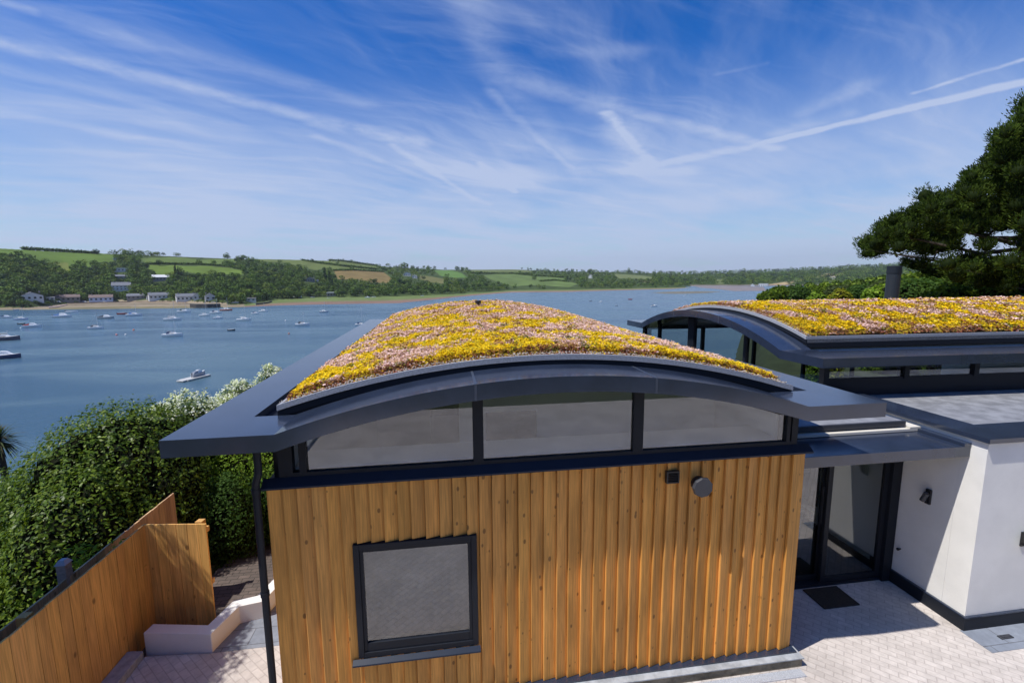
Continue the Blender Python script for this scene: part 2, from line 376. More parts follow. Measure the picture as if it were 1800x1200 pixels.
VK2 = [(-300, 486), (900, 484), (1000, 482), (1100, 482), (1200, 481.3), (1300, 479.5), (1350, 478), (1400, 476), (1450, 474), (1500, 471), (1560, 468), (1650, 466), (1900, 460), (2200, 450)]
azK2 = tab_az(VK2); sK2 = np.array([_slope(a, b) for a, b in VK2])
VT2 = [(-300, 500), (1200, 502.5), (1340, 502), (1500, 501), (2200, 498)]
azT2 = tab_az(VT2); dT2 = np.array([dist_on(a, b, WATER+0.5) for a, b in VT2])
AZ_END = AZ(1215)
def far_h(az, d):
    az = np.asarray(az, float); d = np.asarray(d, float)
    ds = np.interp(az, azS, dS); dt = np.maximum(np.interp(az, azT, dT), ds+4); dk = np.interp(az, azD, dD); hk = CAM_Z+dk*np.interp(az, azK, sK)
    t = np.clip((d-dt)/(dk-dt), 0, 1); g = 0.6*t+0.4*(1-(1-t)**2)
    h1 = WATER+0.5+(hk-WATER-0.5)*g
    h1 = np.where(d > dk, hk-(d-dk)*0.05, h1)
    h1 = np.where(d < dt, WATER+0.5*np.clip((d-ds)/(dt-ds), -8, 1), h1)
    h1 = np.where(d < ds, WATER-0.05*(ds-d), h1); h1 = np.maximum(h1, WATER-4)
    h1 = np.where(az > AZ_END, WATER-4, h1)
    dt2 = np.interp(az, azT2, dT2); dk2 = 2700.0; hk2 = CAM_Z+dk2*np.interp(az, azK2, sK2)
    t2 = np.clip((d-dt2)/(dk2-dt2), 0, 1)
    h2 = np.where(d < dt2, WATER-0.03*(dt2-d), WATER+0.5+(hk2-WATER-0.5)*t2)
    h2 = np.where(d > dk2, hk2-(d-dk2)*0.01, h2)
    return np.maximum(np.maximum(h1, h2), WATER-4)
def at(u, v):                             # pixel -> point on the far hillside
    r = ray(u, v); hr = math.hypot(r.x, r.y); az = math.atan2(r.x, r.y); s = r.z/hr
    d = np.arange(300, 3200, 1.5); zz = CAM_Z+s*d; h = far_h(np.full_like(d, az), d)
    k = np.argmax(h >= zz)
    if not (h[k] >= zz[k]): return None
    dd = d[k]; return Vector((math.sin(az)*dd, math.cos(az)*dd, float(h[k])))
FIELDS = [
 ([(0, 434), (170, 444), (202, 449), (198, 460), (165, 462), (160, 470), (148, 466), (128, 464), (126, 480), (112, 474), (98, 463), (50, 457), (18, 450), (-60, 448), (-60, 430)], (0.110, 0.175, 0.030)),
 ([(95, 462), (120, 461), (122, 480), (112, 476)], (0.16, 0.19, 0.045)),
 ([(-10, 466), (15, 470), (8, 475), (-10, 473)], (0.10, 0.16, 0.03)),
 ([(247, 454), (275, 452.5), (320, 452.5), (350, 456), (394, 455), (417, 455), (417, 461), (384, 464), (344, 463), (300, 463.5), (257, 464)], (0.115, 0.165, 0.040)),
 ([(259, 466), (300, 466), (320, 467), (375, 468.5), (400, 470.5), (425, 475), (434, 481), (419, 482.5), (387, 482), (356, 482), (330, 478), (318, 478), (300, 482), (275, 482), (262, 475)], (0.120, 0.180, 0.030)),
 ([(450, 455), (537, 455.5), (594, 456.5), (662, 466.5), (661, 473), (600, 474.5), (585, 475.5), (581, 470), (562, 473), (557, 475), (537, 471), (505, 462), (462, 460)], (0.125, 0.160, 0.045)),
 ([(587, 476), (619, 475), (675, 478.5), (689, 490), (682, 497), (656, 497), (625, 491), (594, 491)], (0.21, 0.155, 0.060)),
 ([(735, 484), (760, 486), (781, 491), (779, 499), (752, 495), (737, 490)], (0.150, 0.150, 0.055)),
 ([(762, 475), (795, 475), (812, 480), (822, 488), (800, 488), (775, 485)], (0.110, 0.200, 0.045)),
 ([(827, 473), (900, 473), (935, 476), (935, 480), (900, 480), (862, 480), (829, 479)], (0.125, 0.155, 0.050)),
 ([(850, 484), (875, 481), (900, 481), (936, 485), (936, 492), (944, 485), (992, 489), (992, 492), (944, 494), (985, 494), (1005, 496), (1016, 499), (1000, 505), (950, 501), (900, 503), (890, 500), (862, 491)], (0.120, 0.175, 0.050)),
 ([(1077, 481), (1125, 484), (1151, 487), (1150, 491), (1125, 490), (1087, 489)], (0.150, 0.180, 0.070)),
 ([(1125, 492.5), (1165, 495.5), (1162, 498.5), (1125, 496)], (0.18, 0.15, 0.06)),
 ([(1348, 500), (1412, 491), (1415, 494), (1352, 505)], (0.42, 0.32, 0.17)),
 ([(1434, 487), (1455, 481), (1483, 480), (1478, 484), (1440, 489)], (0.46, 0.34, 0.18)),
 ([(1258, 491), (1272, 491), (1272, 499), (1258, 499)], (0.16, 0.19, 0.07)),
]
def inside(poly, X, Y):
    X = np.asarray(X, float); Y = np.asarray(Y, float); r = np.zeros(X.shape, bool); n = len(poly)
    for i in range(n):
        x1, y1 = poly[i]; x2, y2 = poly[(i+1) % n]
        if y1 == y2: continue
        c = ((y1 > Y) != (y2 > Y)) & (X < (x2-x1)*(Y-y1)/(y2-y1)+x1); r ^= c
    return r
_A = np.array([list(RT), list(UP), list(FW)])
def project(P):
    q = (P-np.array([0, 0, CAM_Z]))@_A.T; z = np.maximum(q[:, 2], 1e-3)
    return 900+F_PX*q[:, 0]/z, 600-F_PX*q[:, 1]/z
def vnoise(x, y, scale, seed, octaves=3):
    rs = np.random.default_rng(seed); out = np.zeros_like(x, dtype=float); amp = 1.0; tot = 0
    for o in range(octaves):
        acc = np.zeros_like(out)
        for k in range(6):
            a = rs.uniform(0, 2*math.pi); fr = rs.uniform(.6, 1.4)/scale*(2**o); ph = rs.uniform(0, 6.28)
            acc += np.sin((x*math.cos(a)+y*math.sin(a))*fr*2*math.pi+ph+1.5*np.sin((x*math.sin(a)-y*math.cos(a))*fr*3+ph*2))
        out += amp*acc/6*1.6; tot += amp; amp *= .55
    return out/tot
def build_far_land():
    us = np.concatenate([np.arange(-420, 1400, 2.0), np.arange(1400, 2300, 8.0)])
    azs = np.array([AZ(u) for u in us])
    ns = 250
    V = []; q = np.linspace(0, 1, ns)
    azg = np.repeat(azs[:, None], ns, 1)
    d0 = np.where(azs > AZ_END, 700, np.interp(azs, azS, dS)-12)
    dg = d0[:, None]*(6500/d0[:, None])**(q[None, :]**1.35)
    hg = far_h(azg, dg)
    xs, ys = np.sin(azg)*dg, np.cos(azg)*dg
    P = np.stack([xs.ravel(), ys.ravel(), hg.ravel()], 1)
    nn = vnoise(P[:, 0], P[:, 1], 60, 3)
    u_, v_ = project(P)
    C = np.tile(np.array([[0.050, 0.075, 0.022]]), (len(P), 1))*(1+0.25*nn[:, None])
    for poly, col in FIELDS:
        mk = inside(poly, u_, v_); C[mk] = np.array(col)*.86*(1+0.12*nn[mk, None])
    # foreshore
    azf = azg.ravel(); df = dg.ravel(); ds = np.interp(azf, azS, dS); dt = np.interp(azf, azT, dT)
    t = (df-ds)/np.maximum(dt-ds, 1); beach = (df < dt) & (azf <= AZ_END)
    sand = np.array([0.25, 0.205, 0.14]); mud = np.array([0.20, 0.13, 0.10]); marsh = np.array([0.13, 0.17, 0.055]); weed = np.array([0.17, 0.15, 0.08])
    lf = (u_ < 430)
    jit = 0.12*vnoise(P[:, 0], P[:, 1], 25, 9)
    C[beach & lf] = sand; C[beach & lf & (t+jit < 0.30)] = weed; C[beach & lf & (t+jit > 0.62) & (t+jit < .8)] = sand*0.62
    C[beach & ~lf] = marsh; C[beach & ~lf & (t+jit*.5 < 0.30)] = mud; C[beach & ~lf & (t+jit*.5 < .45) & (t+jit*.5 >= .30)] = (mud+marsh)/2
    sel = beach & (u_ > 820); C[sel] = np.where((t[sel] < .5)[:, None], mud*1.1, marsh)
    band = (df < dt+8) & (df >= dt) & (u_ > 120) & (u_ < 400); C[band] = sand*1.1
    sel = (azf > AZ_END) & (hg.ravel() < WATER+1.5); C[sel] = np.array([0.19, 0.155, 0.135])
    C *= (1+0.10*nn[:, None])
    na = len(us); idx = np.arange(na*ns).reshape(na, ns)
    Fq = np.stack([idx[:-1, :-1].ravel(), idx[1:, :-1].ravel(), idx[1:, 1:].ravel(), idx[:-1, 1:].ravel()], 1)
    mt = simple('hill_fields', (1, 1, 1), 0.95, 0, 0.10, 0.05, attr=True, spec=0.1)
    o = np_mesh('hills', P, Fq, np.clip(C, 0, 1), mt, smooth=True); tag(o, kind='structure')
build_far_land()
# mud banks in mid-channel
def mudbank(poly, col):
    mb = MB(); pts = [hit_z(u, v, WATER+0.10) for u, v in poly]
    c = sum(pts, Vector())/len(pts); n = len(pts)
    mb.add([tuple(c+Vector((0, 0, .25)))]+[tuple(p) for p in pts]+[(p.x, p.y, WATER-1) for p in pts],
           [(0, i+1, (i+1) % n+1) for i in range(n)]+[(i+1, (i+1) % n+1, (i+1) % n+1+n, i+1+n) for i in range(n)])
    tag(mb.build('mudflat', simple('mud', col, 0.6, 0, 0.2, 0.05)), kind='structure')
mudbank([(1146, 514.3), (1180, 512.6), (1230, 511.8), (1270, 512.6), (1240, 515), (1200, 516.3), (1165, 515.8)], (0.15, 0.13, 0.08))
mudbank([(1222, 503.2), (1300, 503), (1342, 504), (1348, 511), (1290, 511.5), (1262, 508), (1228, 505)], (0.20, 0.165, 0.145))
# ------------------------------------------------------------------ water
def build_water():
    mt, t, out = mat_base('estuary_water')
    tc = t.new('ShaderNodeTexCoord').outputs['Object']
    n1 = t.new('ShaderNodeTexNoise', inp={'Vector': t.new('ShaderNodeMapping', inp={'Vector': tc, 'Scale': (0.9, 1.5, 1)}).outputs[0], 'Scale': 1.0, 'Detail': 6.0, 'Roughness': 0.6}).outputs[0]
    n2 = t.new('ShaderNodeTexNoise', inp={'Vector': t.new('ShaderNodeMapping', inp={'Vector': tc, 'Scale': (0.010, 0.032, 1)}).outputs[0], 'Scale': 1.0, 'Detail': 4.0, 'Distortion': 0.7}).outputs[0]
    c = t.mix(t.maprange(n2, 0.38, 0.62), (0.042, 0.098, 0.155), (0.080, 0.140, 0.175))
    rg = t.maprange(n2, 0.35, 0.7, 0.16, 0.30)
    p = t.new('ShaderNodeBsdfPrincipled', inp={'Base Color': c, 'Roughness': rg, 'IOR': 1.33, 'Specular IOR Level': 0.5})
    b = t.new('ShaderNodeBump', inp={'Height': n1, 'Strength': 0.55, 'Distance': 0.5}); t.l.new(b.outputs[0], p.inputs['Normal'])
    t.l.new(p.outputs[0], out.inputs[0])
    mb = MB(); mb.add([(-6000, -200, WATER), (6000, -200, WATER), (6000, 7000, WATER), (-6000, 7000, WATER)], [(0, 1, 2, 3)])
    tag(mb.build('water', mt, fix=False), kind='structure')
build_water()
# ------------------------------------------------------------------ near ground
ZG = -0.3
def near_h(x, y):
    x = np.asarray(x, float); y = np.asarray(y, float)
    az = np.arctan2(x, np.maximum(y, 1e-3)); d = np.hypot(x, y)
    left = np.clip(-(x+4.4)/6, 0, 1); back = np.clip((y-6.9)/6, 0, 1)*np.clip((-x-1.7)/0.6, 0, 1)
    back2 = np.clip((y-16)/8, 0, 1)
    away = np.maximum(np.maximum(left, back), back2)
    fall = np.clip((np.maximum(y-6, 0)+np.maximum(-x-4, 0))/75, 0, 1.35)
    hl = ZG-0.35-away*1.6-fall*17
    s = np.clip((az-R(32.5))/R(5), 0, 1); s = s*s*(3-2*s)
    hr = ZG-.05+np.clip((y-13)/9, 0, 1)*1.5-np.clip((d-60)/260, 0, 1)*24
    h = np.where(away > 0, hl*away+(ZG-.05)*(1-away), ZG-.05)
    h = h*(1-s)+hr*s
    h = np.where((x < -1.85) & (x > -4.3) & (y > 5.95) & (y < 10.4), np.minimum(h, -2.3), h)
    h = np.where(y < -9, np.clip((-9-y)*.75, 0, 13)+ZG-.05, h)  # unseen bank behind the camera, added to block sky light
    return np.maximum(h, WATER-3)
def build_near_ground():
    xs = np.concatenate([np.arange(-90, -12, 3.0), np.arange(-12, 22, 0.5), np.arange(22, 330, 5.0)])
    ys = np.concatenate([np.arange(-46, 4, 3.0), np.arange(4, 24, 0.5), np.arange(24, 330, 4.0)])
    X, Y = np.meshgrid(xs, ys, indexing='ij'); H = near_h(X, Y)
    P = np.stack([X.ravel(), Y.ravel(), H.ravel()], 1)
    C = np.tile(np.array([[0.040, 0.050, 0.018]]), (len(P), 1))*(1+.3*vnoise(P[:, 0], P[:, 1], 3, 5)[:, None])
    idx = np.arange(X.size).reshape(X.shape)
    Fq = np.stack([idx[:-1, :-1].ravel(), idx[1:, :-1].ravel(), idx[1:, 1:].ravel(), idx[:-1, 1:].ravel()], 1)
    tag(np_mesh('ground', P, Fq, np.clip(C, 0, 1), simple('garden_ground', (1, 1, 1), 0.95, 0, 0.2, 2, attr=True), smooth=True), kind='structure')
build_near_ground()
def sheet(name, poly, z, mat, thick=0.12):
    mb = MB(); mb.prism(poly, z-thick, z); return tag(mb.build(name, mat), kind='structure')
sheet('forecourt', [(-3.93, -22), (22, -22), (22, 4.79), (6.86, 4.79), (6.86, 5.98), (4.19, 5.98), (4.19, 4.77), (-1.81, 4.77), (-1.81, 5.93), (-3.1, 5.93), (-3.93, 6.0)], ZG, M['pave'])
sheet('path', [(-3.1, 5.93), (-1.81, 5.93), (-1.81, 7.6), (-2.5, 7.6), (-2.66, 6.5), (-2.98, 6.42)], ZG+0.004, M['slate'])
sheet('paving_strip', [(6.80, 4.40), (14, 4.40), (14, 4.785), (6.80, 4.785)], ZG+0.005, M['slate'], 0.05)
# sunken steps beyond the little walls
mb = MB()
for k in range(11): mb.box(-4.35, -1.84, 6.0+k*.40, 6.0+(k+1)*.40+.02, -2.6, -.42-.08*k)
tag(mb.build('garden_steps', M['darkpave']), 'dark paved steps dropping beyond the low white walls beside the house', 'steps')
# ------------------------------------------------------------------ the house
house = empty('house', (1.2, 10, ZG), 'modern split-level house with timber cladding, white render, dark metal trim and two curved planted roofs', 'house')
HO = Vector((1.2, 10, ZG))
def hb(mb, name, mat, parent=None, **kw):      # house part: geometry given in world coordinates
    o = mb.build(name, mat, None, **kw)
    par = parent or house
    o.parent = par; o.matrix_parent_inverse = Matrix.Translation(-HO)
    if parent is not None: o.matrix_parent_inverse = Matrix.Identity(4)
    return o
ZE = 3.07
def wing1(a, b, z): return (1.16+a, 4.416+b, z)
G2 = (6.377, 7.0)
def wing2(a, b, z): return (G2[0]-.067*(a+3.70)*.998+b*.9993, G2[1]+.998*(a+3.70)-.037*b, z)
def arc(a, half, rise, base):
    if abs(a) >= half: return base
    r = (half*half+rise*rise)/(2*rise)
    return base+math.sqrt(r*r-a*a)-(r-rise)
def curve_bar(T, as_, b0, b1, ztop, zbot):
    secs = []
    for a in as_:
        zt, zb = ztop(a), zbot(a); secs.append([T(a, b0, zb), T(a, b1, zb), T(a, b1, zt), T(a, b0, zt)])
    mb = MB(); mb.sweep(secs); return mb
def lin(a, b, n): return [a+(b-a)*i/n for i in range(n+1)]
def roof(T, rise, L, gut_a, lo_a, hi_a, label):
    W, K = 3.72, 2.75
    A = [-W]+[-K-.0001]+lin(-K, K, 40)+[K+.0001, W]
    e = hb(curve_bar(T, A, 0, .64, lambda a: arc(a, K, rise, ZE), lambda a: arc(a, K, rise, ZE)-.165), 'roof_edge', M['metal'])
    e2 = hb(curve_bar(T, A, L-.64, L, lambda a: arc(a, K, rise, ZE), lambda a: arc(a, K, rise, ZE)-.165), 'roof_edge', M['metal'])
    mb = MB(); mb.box(-W, gut_a, .64, L-.64, ZE-.165, ZE, T=T); hb(mb, 'eave', M['metal'])
    mb = MB(); mb.box(hi_a+.2, W, .64, L-.64, ZE-.165, ZE, T=T); hb(mb, 'eave', M['metal'])
    mb = MB(); mb.box(gut_a, lo_a+.3, .60, L-.64, ZE-.16, ZE-.10, T=T); hb(mb, 'gutter', M['frame']); mb = MB(); mb.box(hi_a-.3, hi_a+.2, .60, L-.64, ZE-.16, ZE-.10, T=T); hb(mb, 'gutter', M['frame'])
    top = lambda a: arc(a, 3.05, rise+.04, ZE-.005)+.0
    B = lin(lo_a, hi_a, 40)
    deck = hb(curve_bar(T, B, .66, L-.66, lambda a: top(a)+.02, lambda a: top(a)-.15), 'roof_deck', M['frame'])
    hb(curve_bar(T, B, .632, .665, lambda a: top(a)+.078, lambda a: top(a)+.018), 'kerb_trim', M['kerb'])
    hb(curve_bar(T, B, .645, .66, lambda a: top(a)+.006, lambda a: top(a)-.06), 'kerb_upstand', M['frame'])
    # side trims of the planting
    for s, aa in ((-1, lo_a), (1, hi_a)):
        mb = MB(); mb.box(min(aa, aa-s*.03), max(aa, aa-s*.03), .665, L-.66, top(aa)-.05, top(aa)+.075, T=T); hb(mb, 'kerb_trim', M['kerb'])
    # pebble margin
    V = []; F = []; C = []
    n = int((hi_a-lo_a)*70)
    def pebbles(fn, n, r0=.010, r1=.022):
        for i in range(n):
            p = Vector(fn(i)); r = random.uniform(r0, r1); q = random.uniform(0, 6.28); c = random.choice([1.0, .85, 1.15, .7, 1.25])
            sx, sy, sz = r*random.uniform(.8, 1.3), r, r*random.uniform(.6, .9)
            b = len(V)
            for dx, dy, dz in ((1, 0, 0), (0, 1, 0), (-1, 0, 0), (0, -1, 0), (0, 0, 1), (0, 0, -1)):
                x, y = dx*sx, dy*sy; V.append((p.x+x*math.cos(q)-y*math.sin(q), p.y+x*math.sin(q)+y*math.cos(q), p.z+dz*sz)); C.append((c, c, c))
            F.extend([(b+i0, b+(i0+1) % 4, b+4) for i0 in range(4)]+[(b+(i0+1) % 4, b+i0, b+5) for i0 in range(4)])
    pebbles(lambda i: (lambda a: T(a, random.uniform(.67, .76), top(a)+random.uniform(.055, .098)))(random.uniform(lo_a, hi_a)), int((hi_a-lo_a)*230), .005, .012)
    mb = MB(); mb.v = V; mb.f = F; mb.c = C; mb.mi = [0]*len(F)
    pb = hb(mb, 'pebble_margin', M['pebble'], attr=True); pb['kind'] = 'stuff'
    seam_m = bpy.data.materials.get('seam_metal') or simple('seam_metal', (0.045, 0.058, 0.085), 0.45)
    for a in (-.88, .98):                           # standing seams where the sheet lengths join, paler to paint in a highlight
        mb = MB()
        za = arc(a, K, rise, ZE); sl = (arc(a+.05, K, rise, ZE)-arc(a-.05, K, rise, ZE))/.1
        p = [T(a-.012, -.002, za-.165), T(a+.012, -.002, za-.165), T(a+.012, -.002, za+.003+sl*.01), T(a-.012, -.002, za+.003-sl*.01)]
        q = [T(a-.012, .63, za-.1), T(a+.012, .63, za-.1), T(a+.012, .63, za+.003+sl*.01), T(a-.012, .63, za+.003-sl*.01)]
        mb.hexa([p[0], p[1], q[1], q[0], p[3], p[2], q[2], q[3]]); hb(mb, 'seam', seam_m)
    return top
top1 = roof(wing1, .443, 12.2, -3.16, -2.93, 3.07, 'front')
top2 = roof(wing2, .56, 15.5, -2.95, -2.62, 2.75, 'rear')
hb(MB().tube([(0.93, 12.9, 3.45), (0.93, 12.9, 3.80)], .045).tube([(0.93, 12.9, 3.77), (0.93, 12.9, 3.85)], .085), 'vent_pipe', M['black'])
# --- sedum planting (far too many flowers to count)
def sedum(name, T, top, lo_a, hi_a, b0, b1, dens, label, seed, cells):
    rng = np.random.default_rng(seed)
    def TT(a, b, z):
        a = np.asarray(a); o = np.array([T(0, 0, 0)]); ea = np.array(T(1, 0, 0))-o[0]; eb = np.array(T(0, 1, 0))-o[0]
        return o+a[:, None]*ea+b[:, None]*eb+z[:, None]*np.array([0, 0, 1.])
    half, rise = 3.05, top.__closure__ and None
    za = np.vectorize(top)
    # bumpy mat
    na, nb = 150, 220
    ga, gb = np.meshgrid(np.linspace(lo_a+.035, hi_a-.035, na), np.linspace(b0, b1, nb), indexing='ij')
    def hgt(a, b):
        return 0.100+0.036*vnoise(a, b, .38, seed+1)+0.022*vnoise(a, b, .13, seed+2)
    hh = hgt(ga, gb); edge = np.minimum(np.minimum(ga-lo_a, hi_a-ga), gb-b0); hh *= np.clip(edge/.07, .15, 1)
    P = TT(ga.ravel(), gb.ravel(), za(ga.ravel())+.02+hh.ravel())
    patch = lambda a, b: (vnoise(a, b, 1.35, seed+3, 4), vnoise(a, b, 1.15, seed+4, 4), vnoise(a*0.8, b, 1.0, seed+5, 4))
    n1, n2, n3 = patch(ga.ravel(), gb.ravel())
    C = np.tile(np.array([[.26, .135, .055]]), (len(P), 1)); C[n1 > -.1] = (.36, .25, .025); C[(n3 > .35)] = (.16, .16, .03)
    idx = np.arange(na*nb).reshape(na, nb)
    Fq = np.stack([idx[:-1, :-1].ravel(), idx[1:, :-1].ravel(), idx[1:, 1:].ravel(), idx[:-1, 1:].ravel()], 1)
    a_, b_ = [], []
    for (c0, c1, dn) in cells:
        n = int((hi_a-lo_a)*(c1-c0)*dn); a_.append(rng.uniform(lo_a+.02, hi_a-.02, n)); b_.append(rng.uniform(c0, c1, n))
    a = np.concatenate(a_); b = np.concatenate(b_); n = len(a)
    n1, n2, n3 = patch(a, b)
    lowbias = vnoise(a, b, .25, seed+8)
    yellow = np.array([.82, .565, .012]); yel2 = np.array([.72, .56, .04]); pink = np.array([.80, .57, .51]); brown = np.array([.34, .16, .06]); red = np.array([.28, .07, .045]); green = np.array([.22, .24, .035]); tan = np.array([.58, .36, .17])
    r = rng.random(n); sy = n1*1.9+rng.normal(0, .17, n); sp = n2*1.9+rng.normal(0, .17, n)-.05; sb = n3*1.7+rng.normal(0, .17, n)-.22
    edged = np.minimum(np.minimum(a-lo_a, hi_a-a), b-b0)
    sy = sy+.26+np.where(b < b0+.9, .35, 0)*np.clip((edged-.05)/.2, 0, 1)
    if T is wing1: sp = sp+np.clip((a-.2)/1.2, 0, .26)*np.clip((b-1.3)/.8, 0, 1)+np.clip((b-6)/8, 0, .15)+np.where((a < lo_a+.7), .18, 0)
    k = np.argmax(np.stack([sy, sp, sb]), 0)
    C1 = np.where((k == 0)[:, None], np.where((r < .78)[:, None], yellow, np.where((r < .90)[:, None], yel2, green)),
         np.where((k == 1)[:, None], np.where((r < .68)[:, None], pink, np.where((r < .90)[:, None], tan, brown)),
                  np.where((r < .45)[:, None], brown, np.where((r < .75)[:, None], tan, np.where((r < .9)[:, None], yel2, red)))))
    n4 = vnoise(a, b, .55, seed+12, 3); gsel = (n4 > .42) & (rng.random(n) < .65); C1[gsel] = np.where((rng.random(gsel.sum()) < .6)[:, None], green, np.array([.32, .24, .05]))
    er = (edged < .07) & (rng.random(n) < .7); C1[er] = red*1.0+.02; C1[er & (rng.random(n) < .4)] = brown
    C1 = C1*(1+rng.normal(0, .06, n))[:, None]
    hs = hgt(a, b)*np.clip(edged/.06, .3, 1)+rng.uniform(.0, .040, n)*np.clip(edged/.1, .4, 1)+.012*np.clip(lowbias, -1, 1)+np.where(k == 1, .015, 0)
    ctr = TT(a, b, za(a)+.02+hs)
    sz = np.where(rng.random(n) < .12, rng.uniform(.013, .021, n), rng.uniform(.006, .0125, n))*dens*np.clip(.8+(b-b0)/9, .8, 1.7)
    # each head: three crossed irregular quads
    Vs, Fs, Cs = [P], [Fq], [C]; base = len(P)
    for rep in range(3):
        th = rng.uniform(0, 2*math.pi, n); tilt = rng.uniform(.0, .75, n)
        u1 = np.stack([np.cos(th), np.sin(th), np.zeros(n)], 1); nrm = np.stack([-np.sin(th)*np.sin(tilt), np.cos(th)*np.sin(tilt), np.cos(tilt)], 1); u2 = np.cross(nrm, u1)
        off = ctr+rng.normal(0, .006, (n, 3))*dens
        s1 = sz*rng.uniform(.7, 1.2, n); s2 = sz*rng.uniform(.6, 1.1, n)
        q = np.stack([off+u1*s1[:, None], off+u2*s2[:, None], off-u1*s1[:, None], off-u2*s2[:, None]], 1).reshape(-1, 3)
        Vs.append(q); Fs.append(np.arange(base, base+4*n).reshape(n, 4)); base += 4*n
        Cs.append(np.repeat(C1*(1+rng.normal(0, .05, n))[:, None], 4, 0))
    o = np_mesh(name, np.concatenate(Vs), np.concatenate(Fs), np.clip(np.concatenate(Cs), 0.005, .95), M['sedum'])
    return tag(o, label, 'sedum', kind='stuff')
sedum('sedum_planting', wing1, top1, -2.90, 3.05,   .74, 11.5, 1.0, 'yellow, pink and rust flowering sedum covering the curved front roof', 21,
      [(.72, 2.2, 8500), (2.2, 4.5, 4600), (4.5, 11.5, 1700)])
sedum('sedum_planting', wing2, top2, -2.58, 2.70, .70, 14.8, 1.35, 'yellow, pink and rust flowering sedum covering the farther curved roof on the right', 47,
      [(.68, 2.5, 3400), (2.5, 14.8, 1900)])
# --- timber front wall
XL, XR = -1.81, 4.19
def board_wall(x0, x1, yb, z0, z1, hole=None, pitch=.142):
    mb = MB(); x = x0; i = 0
    while x < x1-1e-4:
        w = min(pitch*random.uniform(.94, 1.06), x1-x);  w = x1-x if x1-x-w < .05 else w
        pr = random.uniform(.032, .042); lo = random.uniform(.003, .007)
        t = random.uniform(.86, 1.10); tc = (t*random.uniform(.97, 1.03), t, t*random.uniform(.90, 1.08))
        xa, xb = x, x+w
        cuts = [xa]+[c for c in (hole or ())[:2] if xa+.02 < c < xb-.02]+[xb]
        spans = []
        for ca, cb in zip(cuts[:-1], cuts[1:]):
            cm = (ca+cb)/2
            if hole and hole[0] < cm < hole[1]: spans += [(ca, cb, z0, hole[2]), (ca, cb, hole[3]+random.uniform(-.006, .012), z1)]
            else: spans.append((ca, cb, z0, z1))
        for (ca, cb, za, zb) in spans:
            p = []; s0 = (ca-xa)/(xb-xa)*(pr-lo); s1 = (cb-xa)/(xb-xa)*(pr-lo); e = .004 if ca == xa else 0
            for z in (za, zb): p += [(ca+e, yb-pr+s0, z), (ca+.014, yb-pr-.001+s0, z), (cb, yb-pr+s1, z), (cb, yb+.03, z), (ca+e, yb+.03, z)]
            mb.add(p, [(4, 3, 2, 1, 0), (5, 6, 7, 8, 9), (0, 1, 6, 5), (1, 2, 7, 6), (2, 3, 8, 7), (3, 4, 9, 8), (4, 0, 5, 9)], tc)
        x += w; i += 1
    return mb
WX0, WX1, WZ0, WZ1 = -1.016, .279, .43, 1.742
hb(board_wall(XL, XR, 4.745, -.145, 2.415, (WX0, WX1, WZ0-.02, WZ1)), 'timber_cladding', M['timber'], attr=True)
for (xa, xb, n) in ((XR-.002, XR+.020, 8), (XL-.02, XL+.0, 95)):
    mb = MB()
    for k in range(n):
        y = 4.76+k*.137; t = random.uniform(.85, 1.1); mb.box(xa, xb+random.uniform(0, .006)*(xa > 0), y, y+.137, -.145 if xa > 0 else -1.2, 2.40, (t, t, t))
    hb(mb, 'timber_cladding', M['timber'], attr=True)
# wall core with window opening
mb = MB(); y0, y1 = 4.775, 4.95
mb.box(XL, WX0-.002, y0, y1, -.15, 2.41); mb.box(WX1+.002, XR-.003, y0, y1, -.15, 2.41); mb.box(WX0, WX1, y0, y1, -.15, WZ0-.022); mb.box(WX0, WX1, y0, y1, WZ1+.002, 2.41)
mb.box(XL, XL+.15, y1+.002, 16.2, -2.8, 2.89); mb.box(XR-.18, XR-.004, y1+.002, 16.2, -.3, 2.89); mb.box(XL+.152, XR-.182, 16.0, 16.2, -2.3, 2.89)
mb.box(XL, XR-.003, 4.775, 4.95, -.6, -.152)
hb(mb, 'wall', M['frame'])
# inside the front wing
mb = MB()
mb.box(XL+.152, XL+.19, 4.98, 11.3, -.1, 2.86); mb.box(XR-.22, XR-.182, 4.98, 11.3, -.1, 2.86)
mb.box(XL+.2, -.40, 10.8, 10.9, -.1, 2.9)
mb.box(XL+.2, WX0-.01, 4.955, 4.978, -.1, 2.40); mb.box(WX1+.01, XR-.23, 4.955, 4.978, -.1, 2.40)
mb.box(XL+.2, XR-.23, 4.96, 5.45, 2.50, 2.52)
hb(mb, 'partition', M['inner'])
hb(curve_bar(wing1, lin(-1.00, 2.75, 20), 1.75, 1.85, lambda a: top1(a)-.19, lambda a: -.1), 'partition', M['inner'])
hb(curve_bar(wing1, lin(-2.80, 2.85, 24), .40, 10.9, lambda a: min(top1(a)-.17, 3.5), lambda a: top1(a)-.2), 'ceiling', M['inner'])
mb = MB(); mb.box(XL+.19, XR-.22, 4.98, 15.3, -.12, -.1, (1, 1, 1)); hb(mb, 'floor', M['carpet'])
mb = MB(); mb.box(.52, 1.22, 6.12, 6.165, 2.12, 2.66); hb(mb, 'dark_wall_panel', M['innerdark'])  # plain dark panel against the partition, behind the middle pane
